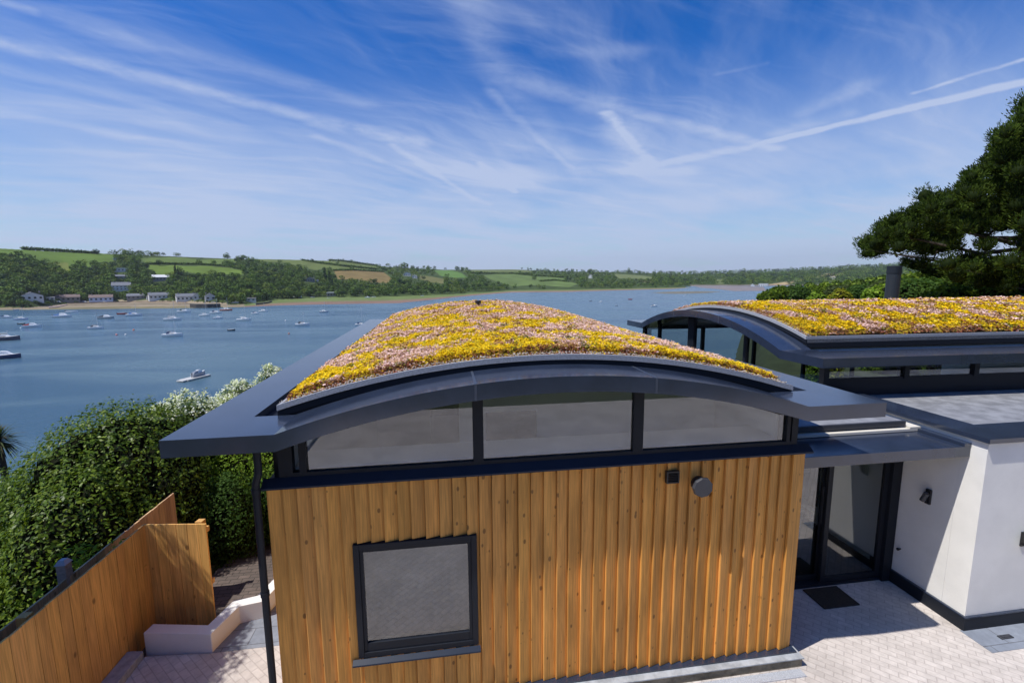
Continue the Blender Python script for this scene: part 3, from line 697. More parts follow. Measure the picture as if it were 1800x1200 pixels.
# window
def frame_ring(mb, x0, x1, z0, z1, w, ya, yb, wb=None):
    wb = wb or w
    mb.box(x0, x0+w, ya, yb, z0, z1); mb.box(x1-w, x1, ya, yb, z0, z1); mb.box(x0+w, x1-w, ya, yb, z1-w, z1); mb.box(x0+w, x1-w, ya, yb, z0, z0+wb)
mb = MB(); frame_ring(mb, WX0, WX1, WZ0, WZ1, .062, 4.697, 4.86); frame_ring(mb, WX0+.0625, WX1-.0625, WZ0+.0625, WZ1-.0625, .035, 4.712, 4.80, .10)
win = hb(mb, 'window', M['frame'], bevel=.004)
mb = MB(); mb.box(WX0+.097, WX1-.097, 4.732, 4.740, WZ0+.16, WZ1-.097); hb(mb, 'pane', M['glass'], win)
mb = MB(); mb.hexa([(WX0-.06, 4.645, .375), (WX1+.02, 4.645, .375), (WX1+.02, 4.699, .375), (WX0-.06, 4.699, .375), (WX0-.06, 4.645, .392), (WX1+.02, 4.645, .392), (WX1+.02, 4.699, .425), (WX0-.06, 4.699, .425)])
hb(mb, 'sill', M['trim'], win, bevel=.003)
mb = MB(); mb.box(WX0+.05, WX1-.05, 5.02, 5.03, WZ0-.1, WZ1+.1); hb(mb, 'blind', simple('grey_blind', (.13, .135, .145), .9), win)
# clerestory
under = lambda a: arc(a, 2.75, .443, ZE)-.168
mb = MB()
for (x0, x1) in ((-1.70, -1.565), (-1.50, -1.43), (.265, .375), (2.055, 2.17), (3.955, 4.00), (4.02, 4.10)):
    secs = []
    for x in (x0, x1): a = x-1.16; secs.append([(x, 4.765, 2.53), (x, 4.85, 2.53), (x, 4.85, under(a)), (x, 4.765, under(a))])
    mb.sweep(secs)
mb.box(-1.70, 4.10, 4.768, 4.848, 2.50, 2.545)
cl = hb(mb, 'clerestory', M['frame'])
hb(curve_bar(wing1, lin(-2.70, 2.90, 30), .362, .43, under, lambda a: under(a)-.045), 'frame', M['grey'], cl)
for (x0, x1) in ((-1.43, .265), (.375, 2.055), (2.17, 3.955)):
    secs = [[(x, 4.80, 2.545), (x, 4.807, 2.545), (x, 4.807, under(x-1.16)-.02), (x, 4.80, under(x-1.16)-.02)] for x in lin(x0, x1, 12)]
    mb = MB(); mb.sweep(secs); hb(mb, 'pane', M['glass'], cl)
mb = MB()       # flashing over the boards
mb.hexa([(XL-.04, 4.675, 2.416), (XR+.06, 4.675, 2.416), (XR+.06, 4.80, 2.415), (XL-.04, 4.80, 2.415), (XL-.04, 4.675, 2.435), (XR+.06, 4.675, 2.435), (XR+.06, 4.767, 2.505), (XL-.04, 4.767, 2.505)])
mb.box(XL-.04, XL+.10, 4.80, 15.6, 2.415, 2.44); mb.box(XR-.08, XR+.06, 4.80, 5.85, 2.415, 2.44)
hb(mb, 'flashing', M['trim'])
mb = MB(); mb.box(XL-.01, XR+.04, 4.655, 4.76, -.168, -.150); hb(mb, 'flashing', M['metal'])
mb = MB(); mb.box(XL-.1, 4.255, 4.585, 4.765, ZG-.1, -.190); hb(mb, 'plinth', M['stone'], bevel=.006)
mb = MB(); mb.box(XL-.1, 4.27, 4.57, 4.766, -.188, -.171); hb(mb, 'plinth_coping', M['stonetop'], bevel=.003)
mb = MB(); mb.box(.3, 4.20, 4.44, 4.55, ZG-.05, ZG+.012)
for i in range(260): mb.box(.32+i*.0148, .327+i*.0148, 4.46, 4.53, ZG+.0125, ZG+.015)
tag(mb.build('drain_channel', M['drain']), 'galvanised slotted drain channel along the foot of the timber wall', 'drain')
mb = MB(); mb.tube([(-1.84, 4.64, 2.93), (-1.84, 4.64, 2.62), (-1.88, 4.655, 2.50), (-1.885, 4.66, 2.40), (-1.885, 4.66, -.26)], .036, 14)
for z in (2.40, 1.3, .2): mb.tube([(-1.885, 4.66, z), (-1.885, 4.66, z+.05)], .043, 14)
hb(mb, 'downpipe', M['frame'], smooth=False)
# wall things
f = empty('flue_terminal', (2.80, 4.695, 2.16), 'round grey boiler flue cap standing out from the top right of the timber wall', 'flue')
MB().tube([(0, -.02, 0), (0, -.11, 0)], .085, 18).build('pipe', M['black'], f)
MB().tube([(0, -.11, -.005), (0, -.15, -.005)], [.120, .112], 9).build('cap', M['grey'], f, bevel=.004)
f2 = empty('wall_vent', (2.50, 4.700, 2.245), 'small square black vent grille on the timber wall left of the round flue', 'vent')
mb = MB(); frame_ring(mb, -.075, .075, -.07, .07, .014, -.03, .02); mb.build('frame', M['black'], f2)
mb = MB()
for k in range(6): mb.hexa([(-.06, -.026, -.056+k*.02), (.06, -.026, -.056+k*.02), (.06, -.002, -.050+k*.02), (-.06, -.002, -.050+k*.02), (-.06, -.026, -.052+k*.02), (.06, -.026, -.052+k*.02), (.06, -.002, -.046+k*.02), (-.06, -.002, -.046+k*.02)])
mb.build('louvre', M['black'], f2)
# --- right-hand white block
XW, YW = 6.86, 4.79
mb = MB(); mb.box(XW, 20, YW, YW+.3, -.095, 2.345); mb.box(XW, XW+.3, YW+.302, 7.9, -.095, 2.345); hb(mb, 'rendered_wall', M['render'])
mb = MB(); mb.box(XW-.025, 20, YW-.025, YW+.2, ZG-.1, -.115); mb.box(XW-.025, XW+.2, YW+.2005, 6.2, ZG-.1, -.115); hb(mb, 'plinth', M['frame'])
mb = MB(); mb.box(XW-.03, 20, YW-.03, YW+.19, -.114, -.096); mb.box(XW-.03, XW+.19, YW+.191, 6.2, -.114, -.096); hb(mb, 'base_bead', M['metal'])
mb = MB(); zc0, zc1 = 2.346, 2.405
mb.box(XW-.05, 20, YW-.045, YW+.50, zc0, zc1); mb.box(XW-.05, XW+.42, YW+.501, 7.2, zc0, zc1); hb(mb, 'coping', M['metal'])
mb = MB(); mb.box(XW+.305, 20, YW+.305, 7.38, 2.20, 2.30); hb(mb, 'flat_roof', M['membrane'])
# rear wing walls under roof 2
r2 = MB(); r2.box(-3.36, -3.26, .40, 15.0, 2.2, 2.59, T=wing2); hb(r2, 'upstand', M['frame'])
mb = MB(); mb.box(-3.37, -3.29, .40, 15.0, 2.59, 2.625, T=wing2); mb.box(-3.37, -3.29, .40, 15.0, 2.885, 2.90, T=wing2)
b = .36
for b in (.36, 1.96, 3.40, 4.80, 6.2, 7.6, 9.0, 10.4, 11.8, 13.2): mb.box(-3.385, -3.29, b, b+.10, 2.59, 2.904, T=wing2)
cl2 = hb(mb, 'clerestory', M['frame'])
for b0 in (.46, 2.06, 3.50, 4.90, 6.3, 7.7, 9.1, 10.5, 11.9):
    mb = MB(); mb.box(-3.34, -3.333, b0, b0+1.6 if b0 < 1 else b0+1.3, 2.625, 2.885, T=wing2); hb(mb, 'pane', M['glass3'], cl2)
mb = MB(); mb.box(3.26, 3.36, .46, 15.0, -.1, .75, T=wing2); hb(mb, 'wall', M['render'])
mb = MB(); mb.box(3.27, 3.35, .46, 15.0, 2.80, 2.90, T=wing2)
for b in (.5, 2.3, 4.1, 5.9, 7.7, 9.5, 11.3): mb.box(3.27, 3.35, b, b+.10, .752, 2.798, T=wing2)
hb(mb, 'window_frame', M['frame'])
und2 = lambda a: arc(a, 2.75, .56, ZE)-.168
mb = MB()
for a0, a1 in ((-3.40, -3.30), (-1.35, -1.29), (.60, .86), (2.35, 2.41), (3.2, 3.34)):
    secs = [[wing2(a, .34, 0.2), wing2(a, .44, 0.2), wing2(a, .44, und2(a)), wing2(a, .34, und2(a))] for a in (a0, a1)]; mb.sweep(secs)
mb.box(-3.26, 3.2, .36, .42, 2.10, 2.18, T=wing2); mb.box(-3.26, .55, .36, .42, 2.42, 2.50, T=wing2)
gg = hb(mb, 'glazed_gable', M['frame'])
for a0, a1 in ((-3.26, -1.35), (-1.25, .55), (.95, 2.35), (2.44, 3.2)):
    secs = [[wing2(a, .385, .25), wing2(a, .392, .25), wing2(a, .392, und2(a)-.01), wing2(a, .385, und2(a)-.01)] for a in lin(a0, a1, 10)]
    mb = MB(); mb.sweep(secs); hb(mb, 'pane', M['glass2'], gg)
hb(curve_bar(wing2, lin(-3.2, 3.2, 30), .42, 15, lambda a: und2(a)+.03, lambda a: und2(a)), 'ceiling', M['inner'])
mb = MB(); mb.box(-3.25, 3.3, .45, 15.0, -.1, .0, T=wing2); hb(mb, 'floor', M['floor'])
mb = MB(); mb.box(-3.25, 3.2, 11.0, 11.15, 0, 2.85, T=wing2); hb(mb, 'partition', M['inner'])
# chimney flue on roof 2
ch = hit_d(1567, 523, 17.0)
pc = Vector((wing2(.65, 0, 0)[0]+7.6, 10.9, 3.55)); 
q = ray(1567, 522); tt = (10.9)/q.y; pc = Vector((q.x*tt, 10.9, 3.45))
mb = MB(); mb.tube([(pc.x, pc.y, 3.4), (pc.x, pc.y, 4.50)], .155, 20); mb.tube([(pc.x, pc.y, 4.50), (pc.x, pc.y, 4.70)], .162, 20)
for z in (4.52, 4.57, 4.62, 4.67): mb.tube([(pc.x, pc.y, z), (pc.x, pc.y, z+.018)], .170, 20)
hb(mb, 'chimney_flue', M['flue'], bevel=0)
# --- entrance
DY = 5.93
mb = MB(); mb.box(XR+.03, XW-.004, 4.98, 5.86, 2.085, 2.232); mb.box(XW-.11, XW-.004, 4.975, 6.6, 2.2325, 2.275); cn = hb(mb, 'canopy', M['metal'], bevel=.004)
mb = MB(); mb.box(4.05, 6.60, 5.70, 7.3, 2.335, 2.37); hb(mb, 'link_roof', M['membrane'])
mb = MB(); mb.box(4.05, 6.61, 5.66, 5.70, 2.30, 2.375); hb(mb, 'link_fascia', M['grey'])
mb = MB(); mb.box(4.05, 6.80, 5.60, 7.3, 2.24, 2.275); mb.box(6.62, 6.80, 5.60, 7.3, 2.276, 2.30); hb(mb, 'link_ledge', simple('cream_ledge', (.62, .58, .50), .8))
mb = MB(); mb.box(XR, XW-.003, DY+.04, 7.3, 2.0, 2.236); hb(mb, 'lintel', M['frame'])
mb = MB(); mb.box(6.70, 6.855, DY-.09, DY+.03, ZG, 2.08); mb.box(XR+.02, 4.30, DY-.04, DY+.06, ZG, 2.08); mb.box(4.30, 6.70, DY-.04, DY+.06, 2.0, 2.08); mb.box(4.30, 6.70, DY-.05, DY+.06, ZG, ZG+.05)
dr = hb(mb, 'sliding_door', M['frame'])
mb = MB(); frame_ring(mb, 4.32, 5.72, ZG+.055, 2.0, .07, DY+.06, DY+.10); mb.tube([(5.64, DY+.03, .7), (5.64, DY+.03, 1.3)], .012); hb(mb, 'door_leaf', M['frame'], dr)
mb = MB(); frame_ring(mb, 5.66, 6.70, ZG+.055, 2.0, .075, DY-.03, DY+.02); hb(mb, 'door_leaf', M['frame'], dr)
mb = MB(); mb.box(4.39, 5.65, DY+.075, DY+.082, ZG+.12, 1.93); hb(mb, 'pane', M['glass'], dr)
mb = MB(); mb.box(5.735, 6.625, DY-.008, DY-.001, ZG+.12, 1.925); hb(mb, 'pane', M['glass2'], dr)
mb = MB(); mb.box(6.855, 6.95, 5.96, 9.6, ZG, 2.1); mb.box(4.2, 6.85, 9.4, 9.5, ZG, 2.1); mb.box(4.195, 4.23, 5.98, 9.4, ZG, 2.1); mb.box(4.2, 6.95, 5.985, 9.5, 2.101, 2.15); hb(mb, 'partition', M['inner'])
mb = MB(); mb.box(4.2, 6.86, 5.97, 9.5, ZG-.1, ZG+.01); hb(mb, 'floor', M['floor'])
mb = MB(); mb.box(6.835, 6.854, 5.98, 9.39, ZG+.011, ZG+.12); hb(mb, 'skirting', M['frame'])
o = MB().box(5.32, 5.90, 5.42, 5.84, ZG+.002, ZG+.022).build('doormat', M['mat'], bevel=.006); tag(o, 'dark brown rectangular doormat on the paving before the glass sliding door', 'doormat')
lamp = empty('wall_lamp', (XW, 5.42, 1.31), 'dark metal spotlight on the white side wall beside the entrance door', 'wall lamp')
MB().box(-.035, 0, -.035, .035, -.11, .11).build('backplate', M['black'], lamp, bevel=.004)
MB().tube([(-.03, 0, .0), (-.085, 0, -.0)], .012).build('arm', M['black'], lamp)
MB().tube([(-.09, -.03, .07), (-.09, .02, -.06)], .034, 14).build('lamp_shade', M['grey'], lamp)
o = MB().tube([(XW-.05, 5.74, .30), (XW, 5.74, .30)], .012).tube([(XW-.055, 5.74, .30), (XW-.04, 5.74, .30)], .022).build('door_stop', M['black']); tag(o, 'small dark peg fixed low on the white side wall near the door frame', 'door stop')
lamp = empty('wall_lantern', (7.615, YW, .96), 'small dark wall lantern with yellow-green glass at the right edge of the white front wall', 'wall lamp')
MB().box(-.04, .04, -.02, 0, -.10, .10).build('backplate', M['black'], lamp)
MB().tube([(0, -.10, -.06), (0, -.10, .07)], .05, 12).build('glass_shade', simple('lime_glass', (.35, .42, .05), .3), lamp)
MB().tube([(0, -.10, -.09), (0, -.10, -.06)], [.035, .055], 12).build('bowl', M['black'], lamp)
MB().box(-.012, .012, -.09, -.015, -.085, -.065).build('arm', M['black'], lamp)
o = MB().box(7.17, 7.36, 4.56, 4.62, ZG+.006, ZG+.018).box(7.20, 7.34, 4.575, 4.605, ZG+.0185, ZG+.024).build('gully_cover', M['grey']); tag(o, 'small dark metal gully cover in the paving below the white wall', 'gully cover'); 
o.rotation_euler = (0, 0, 0)
# --- little white walls of the steps
def wall_path(name, pts, w, z0, z1, mat, label, cat):
    mb = MB(); L = []; Rr = []
    for i, p in enumerate(pts):
        p = Vector(p); a = (Vector(pts[i])-Vector(pts[i-1])).normalized() if i else None; b = (Vector(pts[i+1])-p).normalized() if i < len(pts)-1 else None
        d = ((a or b)+(b or a)).normalized(); nrm = Vector((-d.y, d.x)); k = 1/max(.5, nrm.dot(Vector((-(a or b).y, (a or b).x))))
        L.append(p+nrm*w*k); Rr.append(p)
    secs = [[(r.x, r.y, z0), (l.x, l.y, z0), (l.x, l.y, z1), (r.x, r.y, z1)] for r, l in zip(Rr, L)]
    mb.sweep(secs); o = mb.build(name, mat, bevel=.006); return tag(o, label, cat)
o = wall_path('low_wall', [(-3.98, 6.10), (-3.10, 5.94), (-2.96, 6.44), (-2.66, 6.50), (-2.36, 7.6)], .16, -1.4, -.04, M['render'], 'low white rendered wall zigzagging along the sunken steps', 'low wall')
mb = MB(); mb.prism([(-4.13, -8), (-3.93, -8), (-3.93, 5.98), (-4.05, 6.0), (-4.13, 6.0)], ZG-.2, ZG+.10)
tag(mb.build('stone_kerb', M['stonetop'], bevel=.008), 'grey stone kerb running along the foot of the timber fence', 'kerb')
# --- fences
def fence(name, pts, ztop, zbot, mat, label, w=.145, post=None, gap=.006):
    root = empty(name, (*pts[0], zbot), label, 'fence')
    mb = MB(); O = Vector((*pts[0], zbot)); segs = []
    for (a, b) in zip(pts[:-1], pts[1:]):
        a = Vector(a); b = Vector(b); d = (b-a); L = d.length; d.normalize(); nn = Vector((-d.y, d.x)); x = 0; segs.append((a, b, d, nn, L))
        while x < L-.02:
            ww = min(w*random.uniform(.96, 1.04), L-x); t = random.uniform(.82, 1.1); p0 = a+d*x; p1 = a+d*(x+ww-gap)
            off = random.uniform(0, .004); q0, q1 = p0-nn*(.011-off), p1-nn*(.011-off); r0, r1 = p0+nn*(.011+off), p1+nn*(.011+off)
            zt = ztop+random.uniform(-.004, .004)
            mb.hexa([tuple(Vector((p.x, p.y, z))-O) for z in (zbot, zt) for p in (q0, q1, r1, r0)], (t, t*random.uniform(.97, 1.02), t*random.uniform(.9, 1.05)))
            x += ww
    mb.build('boards', mat, root, attr=True)
    for (a, b, d, nn, L) in segs:
        for z in (ztop-.12, (ztop+zbot)/2):
            m2 = MB(); q = [a+nn*.013, b+nn*.013, b+nn*.055, a+nn*.055]; m2.hexa([tuple(Vector((p.x, p.y, zz))-O) for zz in (z, z+.07) for p in q], (.95, .95, .95)); m2.build('rail', mat, root, attr=True)
        if post:
            x = post
            while x < L:
                m2 = MB(); c = a+d*x+nn*.10; q = [c-d*.045-nn*.045, c+d*.045-nn*.045, c+d*.045+nn*.045, c-d*.045+nn*.045]
                m2.hexa([tuple(Vector((p.x, p.y, zz))-O) for zz in (zbot-.2, ztop+.0) for p in q], (.9, .9, .9)); m2.build('post', mat, root, attr=True); x += 1.8
    return root
fence('timber_fence', [(-4.15, -1.2), (-4.14, 6.62), (-3.30, 6.50)], 1.185, -.60, M['fence'], 'new honey-coloured close-board fence bending towards the house', post=.7)
fence('weathered_fence', [(-4.48, 1.0), (-4.48, 7.95)], 1.03, -1.2, M['oldfence'], 'older dark boarded fence standing close behind the new one', post=None, gap=.004)
pp_ = empty('fence_post', (-4.52, 5.78, -.6), 'weathered grey post sticking up between the two fences', 'post')
MB().box(-.05, .05, -.05, .05, 0, 1.80, (1.0, .95, .95)).build('post', simple('grey_post', (.44, .31, .24), .9, 0, .2, 20), pp_, bevel=.004)
MB().hexa([(-.06, -.06, 1.80), (.06, -.06, 1.80), (.06, .06, 1.80), (-.06, .06, 1.80), (-.03, -.03, 1.85), (.03, -.03, 1.85), (.03, .03, 1.85), (-.03, .03, 1.85)]).build('post_cap', simple('post_cap', (.45, .42, .42), .8), pp_)
# ------------------------------------------------------------------ vegetation
def leaf_cloud(centers, normals, size, cols, rng, aspect=.5, spread=.5):
    """one rhombus leaf per centre, loosely facing the normal"""
    n = len(centers)
    nr = normals+rng.normal(0, spread, (n, 3)); nr /= np.linalg.norm(nr, axis=1)[:, None]+1e-9
    t = rng.normal(0, 1, (n, 3)); t -= nr*(t*nr).sum(1)[:, None]; t /= np.linalg.norm(t, axis=1)[:, None]+1e-9
    b = np.cross(nr, t); s = (size*rng.uniform(.65, 1.25, n))[:, None]
    fold = nr*s*.18
    V = np.stack([centers+t*s, centers+b*s*aspect+fold, centers-t*s, centers-b*s*aspect+fold], 1).reshape(-1, 3)
    return V, np.arange(4*n).reshape(n, 4), np.repeat(cols, 4, 0)
def shrub_points(lobes, n, rng, shell=.28, lump=.16, lscale=.5, clump=None):
    """points near the surface of a union of ellipsoids (cx,cy,cz,rx,ry,rz)"""
    L = np.array(lobes, float); area = (L[:, 3]*L[:, 4]+L[:, 4]*L[:, 5]+L[:, 3]*L[:, 5]); pr = area/area.sum()
    k = rng.choice(len(L), n, p=pr); d = rng.normal(0, 1, (n, 3)); d /= np.linalg.norm(d, axis=1)[:, None]
    rad = 1-shell*rng.random(n)**1.6
    c, r = L[k, :3], L[k, 3:]
    base = c+d*r
    lumpv = vnoise(base[:, 0]+base[:, 2]*.7, base[:, 1]-base[:, 2]*.6, lscale, 77)*lump+vnoise(base[:, 0]-base[:, 2], base[:, 1]+base[:, 2], lscale*.4, 78)*lump*.5
    P = c+d*r*(rad+lumpv)[:, None]
    keep = np.ones(n, bool)
    for i in range(len(L)):
        q = (P-L[i, :3])/L[i, 3:]; keep &= ~(((q**2).sum(1) < (1-shell)**2*.9) & (k != i))
    nrm = d/r; nrm /= np.linalg.norm(nrm, axis=1)[:, None]
    hol = vnoise(P[:, 0]+P[:, 1]*.6, P[:, 2]*1.1-P[:, 1]*.5, lscale*.75, 91); keep &= (hol > -.22) | (rng.random(n) < .25)
    return P[keep], nrm[keep], (rad+lumpv)[keep]
M['under'] = simple('inner_shade', (.012, .014, .007), 1.0, 0, .4, 8, spec=.05)  # near-black colour stands in for shade between the leaves
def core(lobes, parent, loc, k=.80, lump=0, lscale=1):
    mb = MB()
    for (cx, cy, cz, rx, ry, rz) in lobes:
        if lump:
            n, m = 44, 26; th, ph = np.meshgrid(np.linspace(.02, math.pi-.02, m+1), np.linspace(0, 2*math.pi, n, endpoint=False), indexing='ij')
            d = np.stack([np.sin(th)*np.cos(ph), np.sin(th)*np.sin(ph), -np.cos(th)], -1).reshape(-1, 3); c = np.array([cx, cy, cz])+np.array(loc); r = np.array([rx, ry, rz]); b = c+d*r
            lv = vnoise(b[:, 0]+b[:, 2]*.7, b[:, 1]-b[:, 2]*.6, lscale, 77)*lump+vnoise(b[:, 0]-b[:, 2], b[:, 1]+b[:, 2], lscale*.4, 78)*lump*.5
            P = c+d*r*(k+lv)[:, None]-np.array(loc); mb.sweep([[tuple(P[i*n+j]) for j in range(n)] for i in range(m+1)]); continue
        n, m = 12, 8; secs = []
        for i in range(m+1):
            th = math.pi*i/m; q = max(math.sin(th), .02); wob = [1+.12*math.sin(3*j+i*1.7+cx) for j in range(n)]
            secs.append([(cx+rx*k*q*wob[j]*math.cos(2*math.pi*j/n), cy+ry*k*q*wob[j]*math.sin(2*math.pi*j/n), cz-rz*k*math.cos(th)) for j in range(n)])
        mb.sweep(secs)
    return mb.build('branches', M['under'], parent)  # solid dark filler for painted inner shade, no modelled branches
def shrub(name, label, cat, lobes, n, size, palette, mat, seed, base, group=None, aspect=.5, spread=.55, shell=.3, lump=.14, lscale=.6, flowers=None, up=.35):
    rng = np.random.default_rng(seed); lobes = [tuple(l) for l in lobes]
    root = empty(name, base, label, cat, group); B = np.array(base)
    P, N, rad = shrub_points(lobes, n, rng, shell, lump, lscale)
    g = near_h(P[:, 0], P[:, 1]); ok = P[:, 2] > g-.1; P, N, rad = P[ok], N[ok], rad[ok]
    N = N+np.array([0, 0, up])
    pal = np.array(palette); c = pal[rng.integers(0, len(pal), len(P))]*(1+rng.normal(0, .15, len(P)))[:, None]
    c *= (1+.16*vnoise(P[:, 0]+P[:, 2], P[:, 1]-P[:, 2], .5, seed))[:, None]
    V, Fq, C = leaf_cloud(P-B, N, size, c, rng, aspect, spread)
    np_mesh('foliage', V, Fq, np.clip(C, .003, .9), mat, root)
    if flowers:
        nf, fs, fc, cond = flowers
        Pf, Nf, rf = shrub_points(lobes, nf*3, rng, .06, lump, lscale); sel = (Nf[:, 2] > -.1) & (rng.random(len(Pf)) < cond); Pf, Nf = Pf[sel]+Nf[sel]*.03, Nf[sel]
        cc = np.array(fc)[None, :]*(1+rng.normal(0, .08, len(Pf)))[:, None]
        # clusters of small petals
        Pc = np.repeat(Pf, 7, 0)+rng.normal(0, fs*1.3, (len(Pf)*7, 3)); V, Fq, C = leaf_cloud(Pc-B, np.repeat(Nf, 7, 0), fs, np.repeat(cc, 7, 0), rng, .8, .6)
        np_mesh('blossom', V, Fq, np.clip(C, 0, .9), M['leafsoft'], root)
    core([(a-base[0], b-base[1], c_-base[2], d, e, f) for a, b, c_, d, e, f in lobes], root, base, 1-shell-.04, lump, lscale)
    return root
DG = [(.065, .115, .011), (.090, .150, .014), (.125, .190, .018), (.045, .082, .010), (.165, .225, .025)]
LG = [(.15, .25, .022), (.19, .30, .028), (.11, .19, .020), (.23, .33, .045)]
MG = [(.055, .105, .020), (.075, .135, .025), (.04, .085, .018)]
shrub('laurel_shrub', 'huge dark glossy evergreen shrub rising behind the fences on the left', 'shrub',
      [(-6.25, 9.6, -.15, 1.65, 2.2, 2.25), (-8.1, 9.2, -1.15, 1.9, 2.2, 2.1), (-5.95, 8.2, -.4, 1.0, 1.4, 1.85), (-7.3, 7.6, -1.4, 1.6, 1.6, 1.85), (-10.3, 8.8, -1.95, 2.0, 2.2, 2.0), (-6.4, 6.9, -1.5, 1.3, 1.2, 1.5), (-6.1, 11.2, -.3, 1.2, 1.6, 1.9), (-6.20, 5.05, 3.85, 1.15, 1.5, .95), (-6.3, 4.2, .2, 1.0, 1.2, 2.0), (-6.3, 2.6, .3, 1.4, 1.6, 2.2)],  # high lobe out of view at the left is added to shade the path
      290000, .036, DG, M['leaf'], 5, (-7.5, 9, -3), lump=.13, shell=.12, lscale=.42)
shrub('shrub', 'bright yellow-green leafy shrub between the dark evergreen and the downpipe', 'shrub',
      [(-3.85, 11.0, -.55, 1.25, 1.25, 1.75), (-2.9, 11.0, -.75, .95, 1.1, 1.65), (-4.7, 10.8, -.5, 1.05, 1.2, 1.75), (-5.3, 10.8, -.6, .8, 1.0, 1.6), (-3.4, 10.8, -1.2, 1.2, .9, 1.3)],
      60000, .034, LG, M['leafsoft'], 8, (-3.7, 9.6, -2.2), lump=.16)
shrub('shrub', 'low dark leafy shrub at the foot of the steps behind the new fence end', 'shrub',
      [(-3.6, 10.3, -.45, .9, .7, .95), (-4.45, 9.7, -.5, .7, .8, 1.1), (-2.7, 10.6, -.75, .9, .7, .9)],
      32000, .032, MG, M['leafsoft'], 9, (-3.5, 8.3, -2.2))
p0 = hit_d(325, 694, 12.5); p1 = hit_d(420, 676, 15)
shrub('flowering_shrub', 'pale shrub covered in white blossom behind the roof corner, nearest the dark evergreen', 'shrub',
      [(p0.x, p0.y, p0.z-1.0, .8, .8, 1.0), (p0.x+.9, p0.y+.3, p0.z-1.1, .7, .7, .95), (p0.x-.5, p0.y+.2, p0.z-1.3, .7, .7, 1.0)],
      20000, .036, [(.12, .17, .06), (.17, .22, .10), (.08, .13, .04)], M['leafsoft'], 12, (p0.x, p0.y, p0.z-2.6), flowers=(1100, .026, (.80, .82, .74), .6), group='white flowering shrubs')
shrub('flowering_shrub', 'taller white-flowered shrub peeping over the eave edge, right of the other blossoming one', 'shrub',
      [(p1.x, p1.y, p1.z-.75, .55, .6, .85), (p1.x+.75, p1.y+.3, p1.z-.45, .45, .5, .85), (p1.x-.45, p1.y, p1.z-1.1, .5, .6, .8)],
      14000, .036, [(.12, .17, .06), (.17, .22, .10), (.08, .13, .04)], M['leafsoft'], 13, (p1.x, p1.y, p1.z-2.6), flowers=(800, .028, (.80, .82, .74), .6), group='white flowering shrubs')
# feathery seedlings by the fence
def sprig(name, label, base, h, n, seed, pal, L=.22):
    rng = np.random.default_rng(seed); root = empty(name, base, label, 'plant'); mb = MB(); P = []; N = []; S = []
    for k in range(n):
        a = rng.uniform(0, 6.28); lean = rng.uniform(.05, .38); hh = h*rng.uniform(.55, 1)
        pts = [Vector((math.cos(a)*lean*hh*t*t, math.sin(a)*lean*hh*t*t, hh*t)) for t in (0, .35, .7, 1)]; mb.tube(pts, [.008, .006, .004, .002], 5)
        for t in np.linspace(.25, 1, 9):
            c = Vector((math.cos(a)*lean*hh*t*t, math.sin(a)*lean*hh*t*t, hh*t))
            for j in range(10):
                q = rng.uniform(0, 6.28); P.append(c+Vector((math.cos(q), math.sin(q), rng.uniform(-.1, .6)))*rng.uniform(.02, L*.7)); N.append((0, 0, 1))
    mb.build('stems', M['bark'], root)
    P = np.array([tuple(p) for p in P]); pal = np.array(pal); c = pal[rng.integers(0, len(pal), len(P))]
    V, Fq, C = leaf_cloud(P, np.array(N, float), .05, c, rng, .32, .7); np_mesh('foliage', V, Fq, C, M['leafsoft'], root)
    return root
sprig('sapling', 'light green feathery sapling growing between the dark shrub and the fences', (-4.75, 6.55, -.9), 1.95, 14, 4, LG)
sprig('sapling', 'light green leafy sprig at the left picture edge beside the weathered fence', (-5.05, 4.95, -1.0), 1.75, 14, 6, LG)
# cordyline palm at the left edge
pc_ = hit_d(-6, 768, 19)
root = empty('cordyline_palm', (pc_.x, pc_.y, -5.5), 'spiky palm-like cordyline at the far left edge above the water', 'palm tree')
mb = MB(); mb.tube([(0, 0, 0), (.1, 0, (pc_.z+5.5)*.6), (0, 0, pc_.z+5.4)], [.12, .09, .08], 9); mb.build('trunk', M['bark'], root)
mb = MB()
for k in range(170):
    a = random.uniform(0, 6.28); el = random.uniform(-.75, 1.4); Lf = random.uniform(.5, .75); z0 = pc_.z+5.4
    d = Vector((math.cos(a)*math.cos(el), math.sin(a)*math.cos(el), math.sin(el))); s = Vector((-math.sin(a), math.cos(a), 0))*.018
    m1 = d*Lf*.55; e1 = d*Lf+Vector((0, 0, -.16)); o0 = Vector((0, 0, z0)); c = random.choice([(.05, .075, .03), (.08, .10, .045), (.10, .09, .05)])
    mb.add([tuple(o0-s*.6), tuple(o0+s*.6), tuple(o0+m1+s), tuple(o0+e1), tuple(o0+m1-s)], [(0, 1, 2, 4), (4, 2, 3)], c)
mb.build('crown', M['needle'], root, fix=False, attr=True)
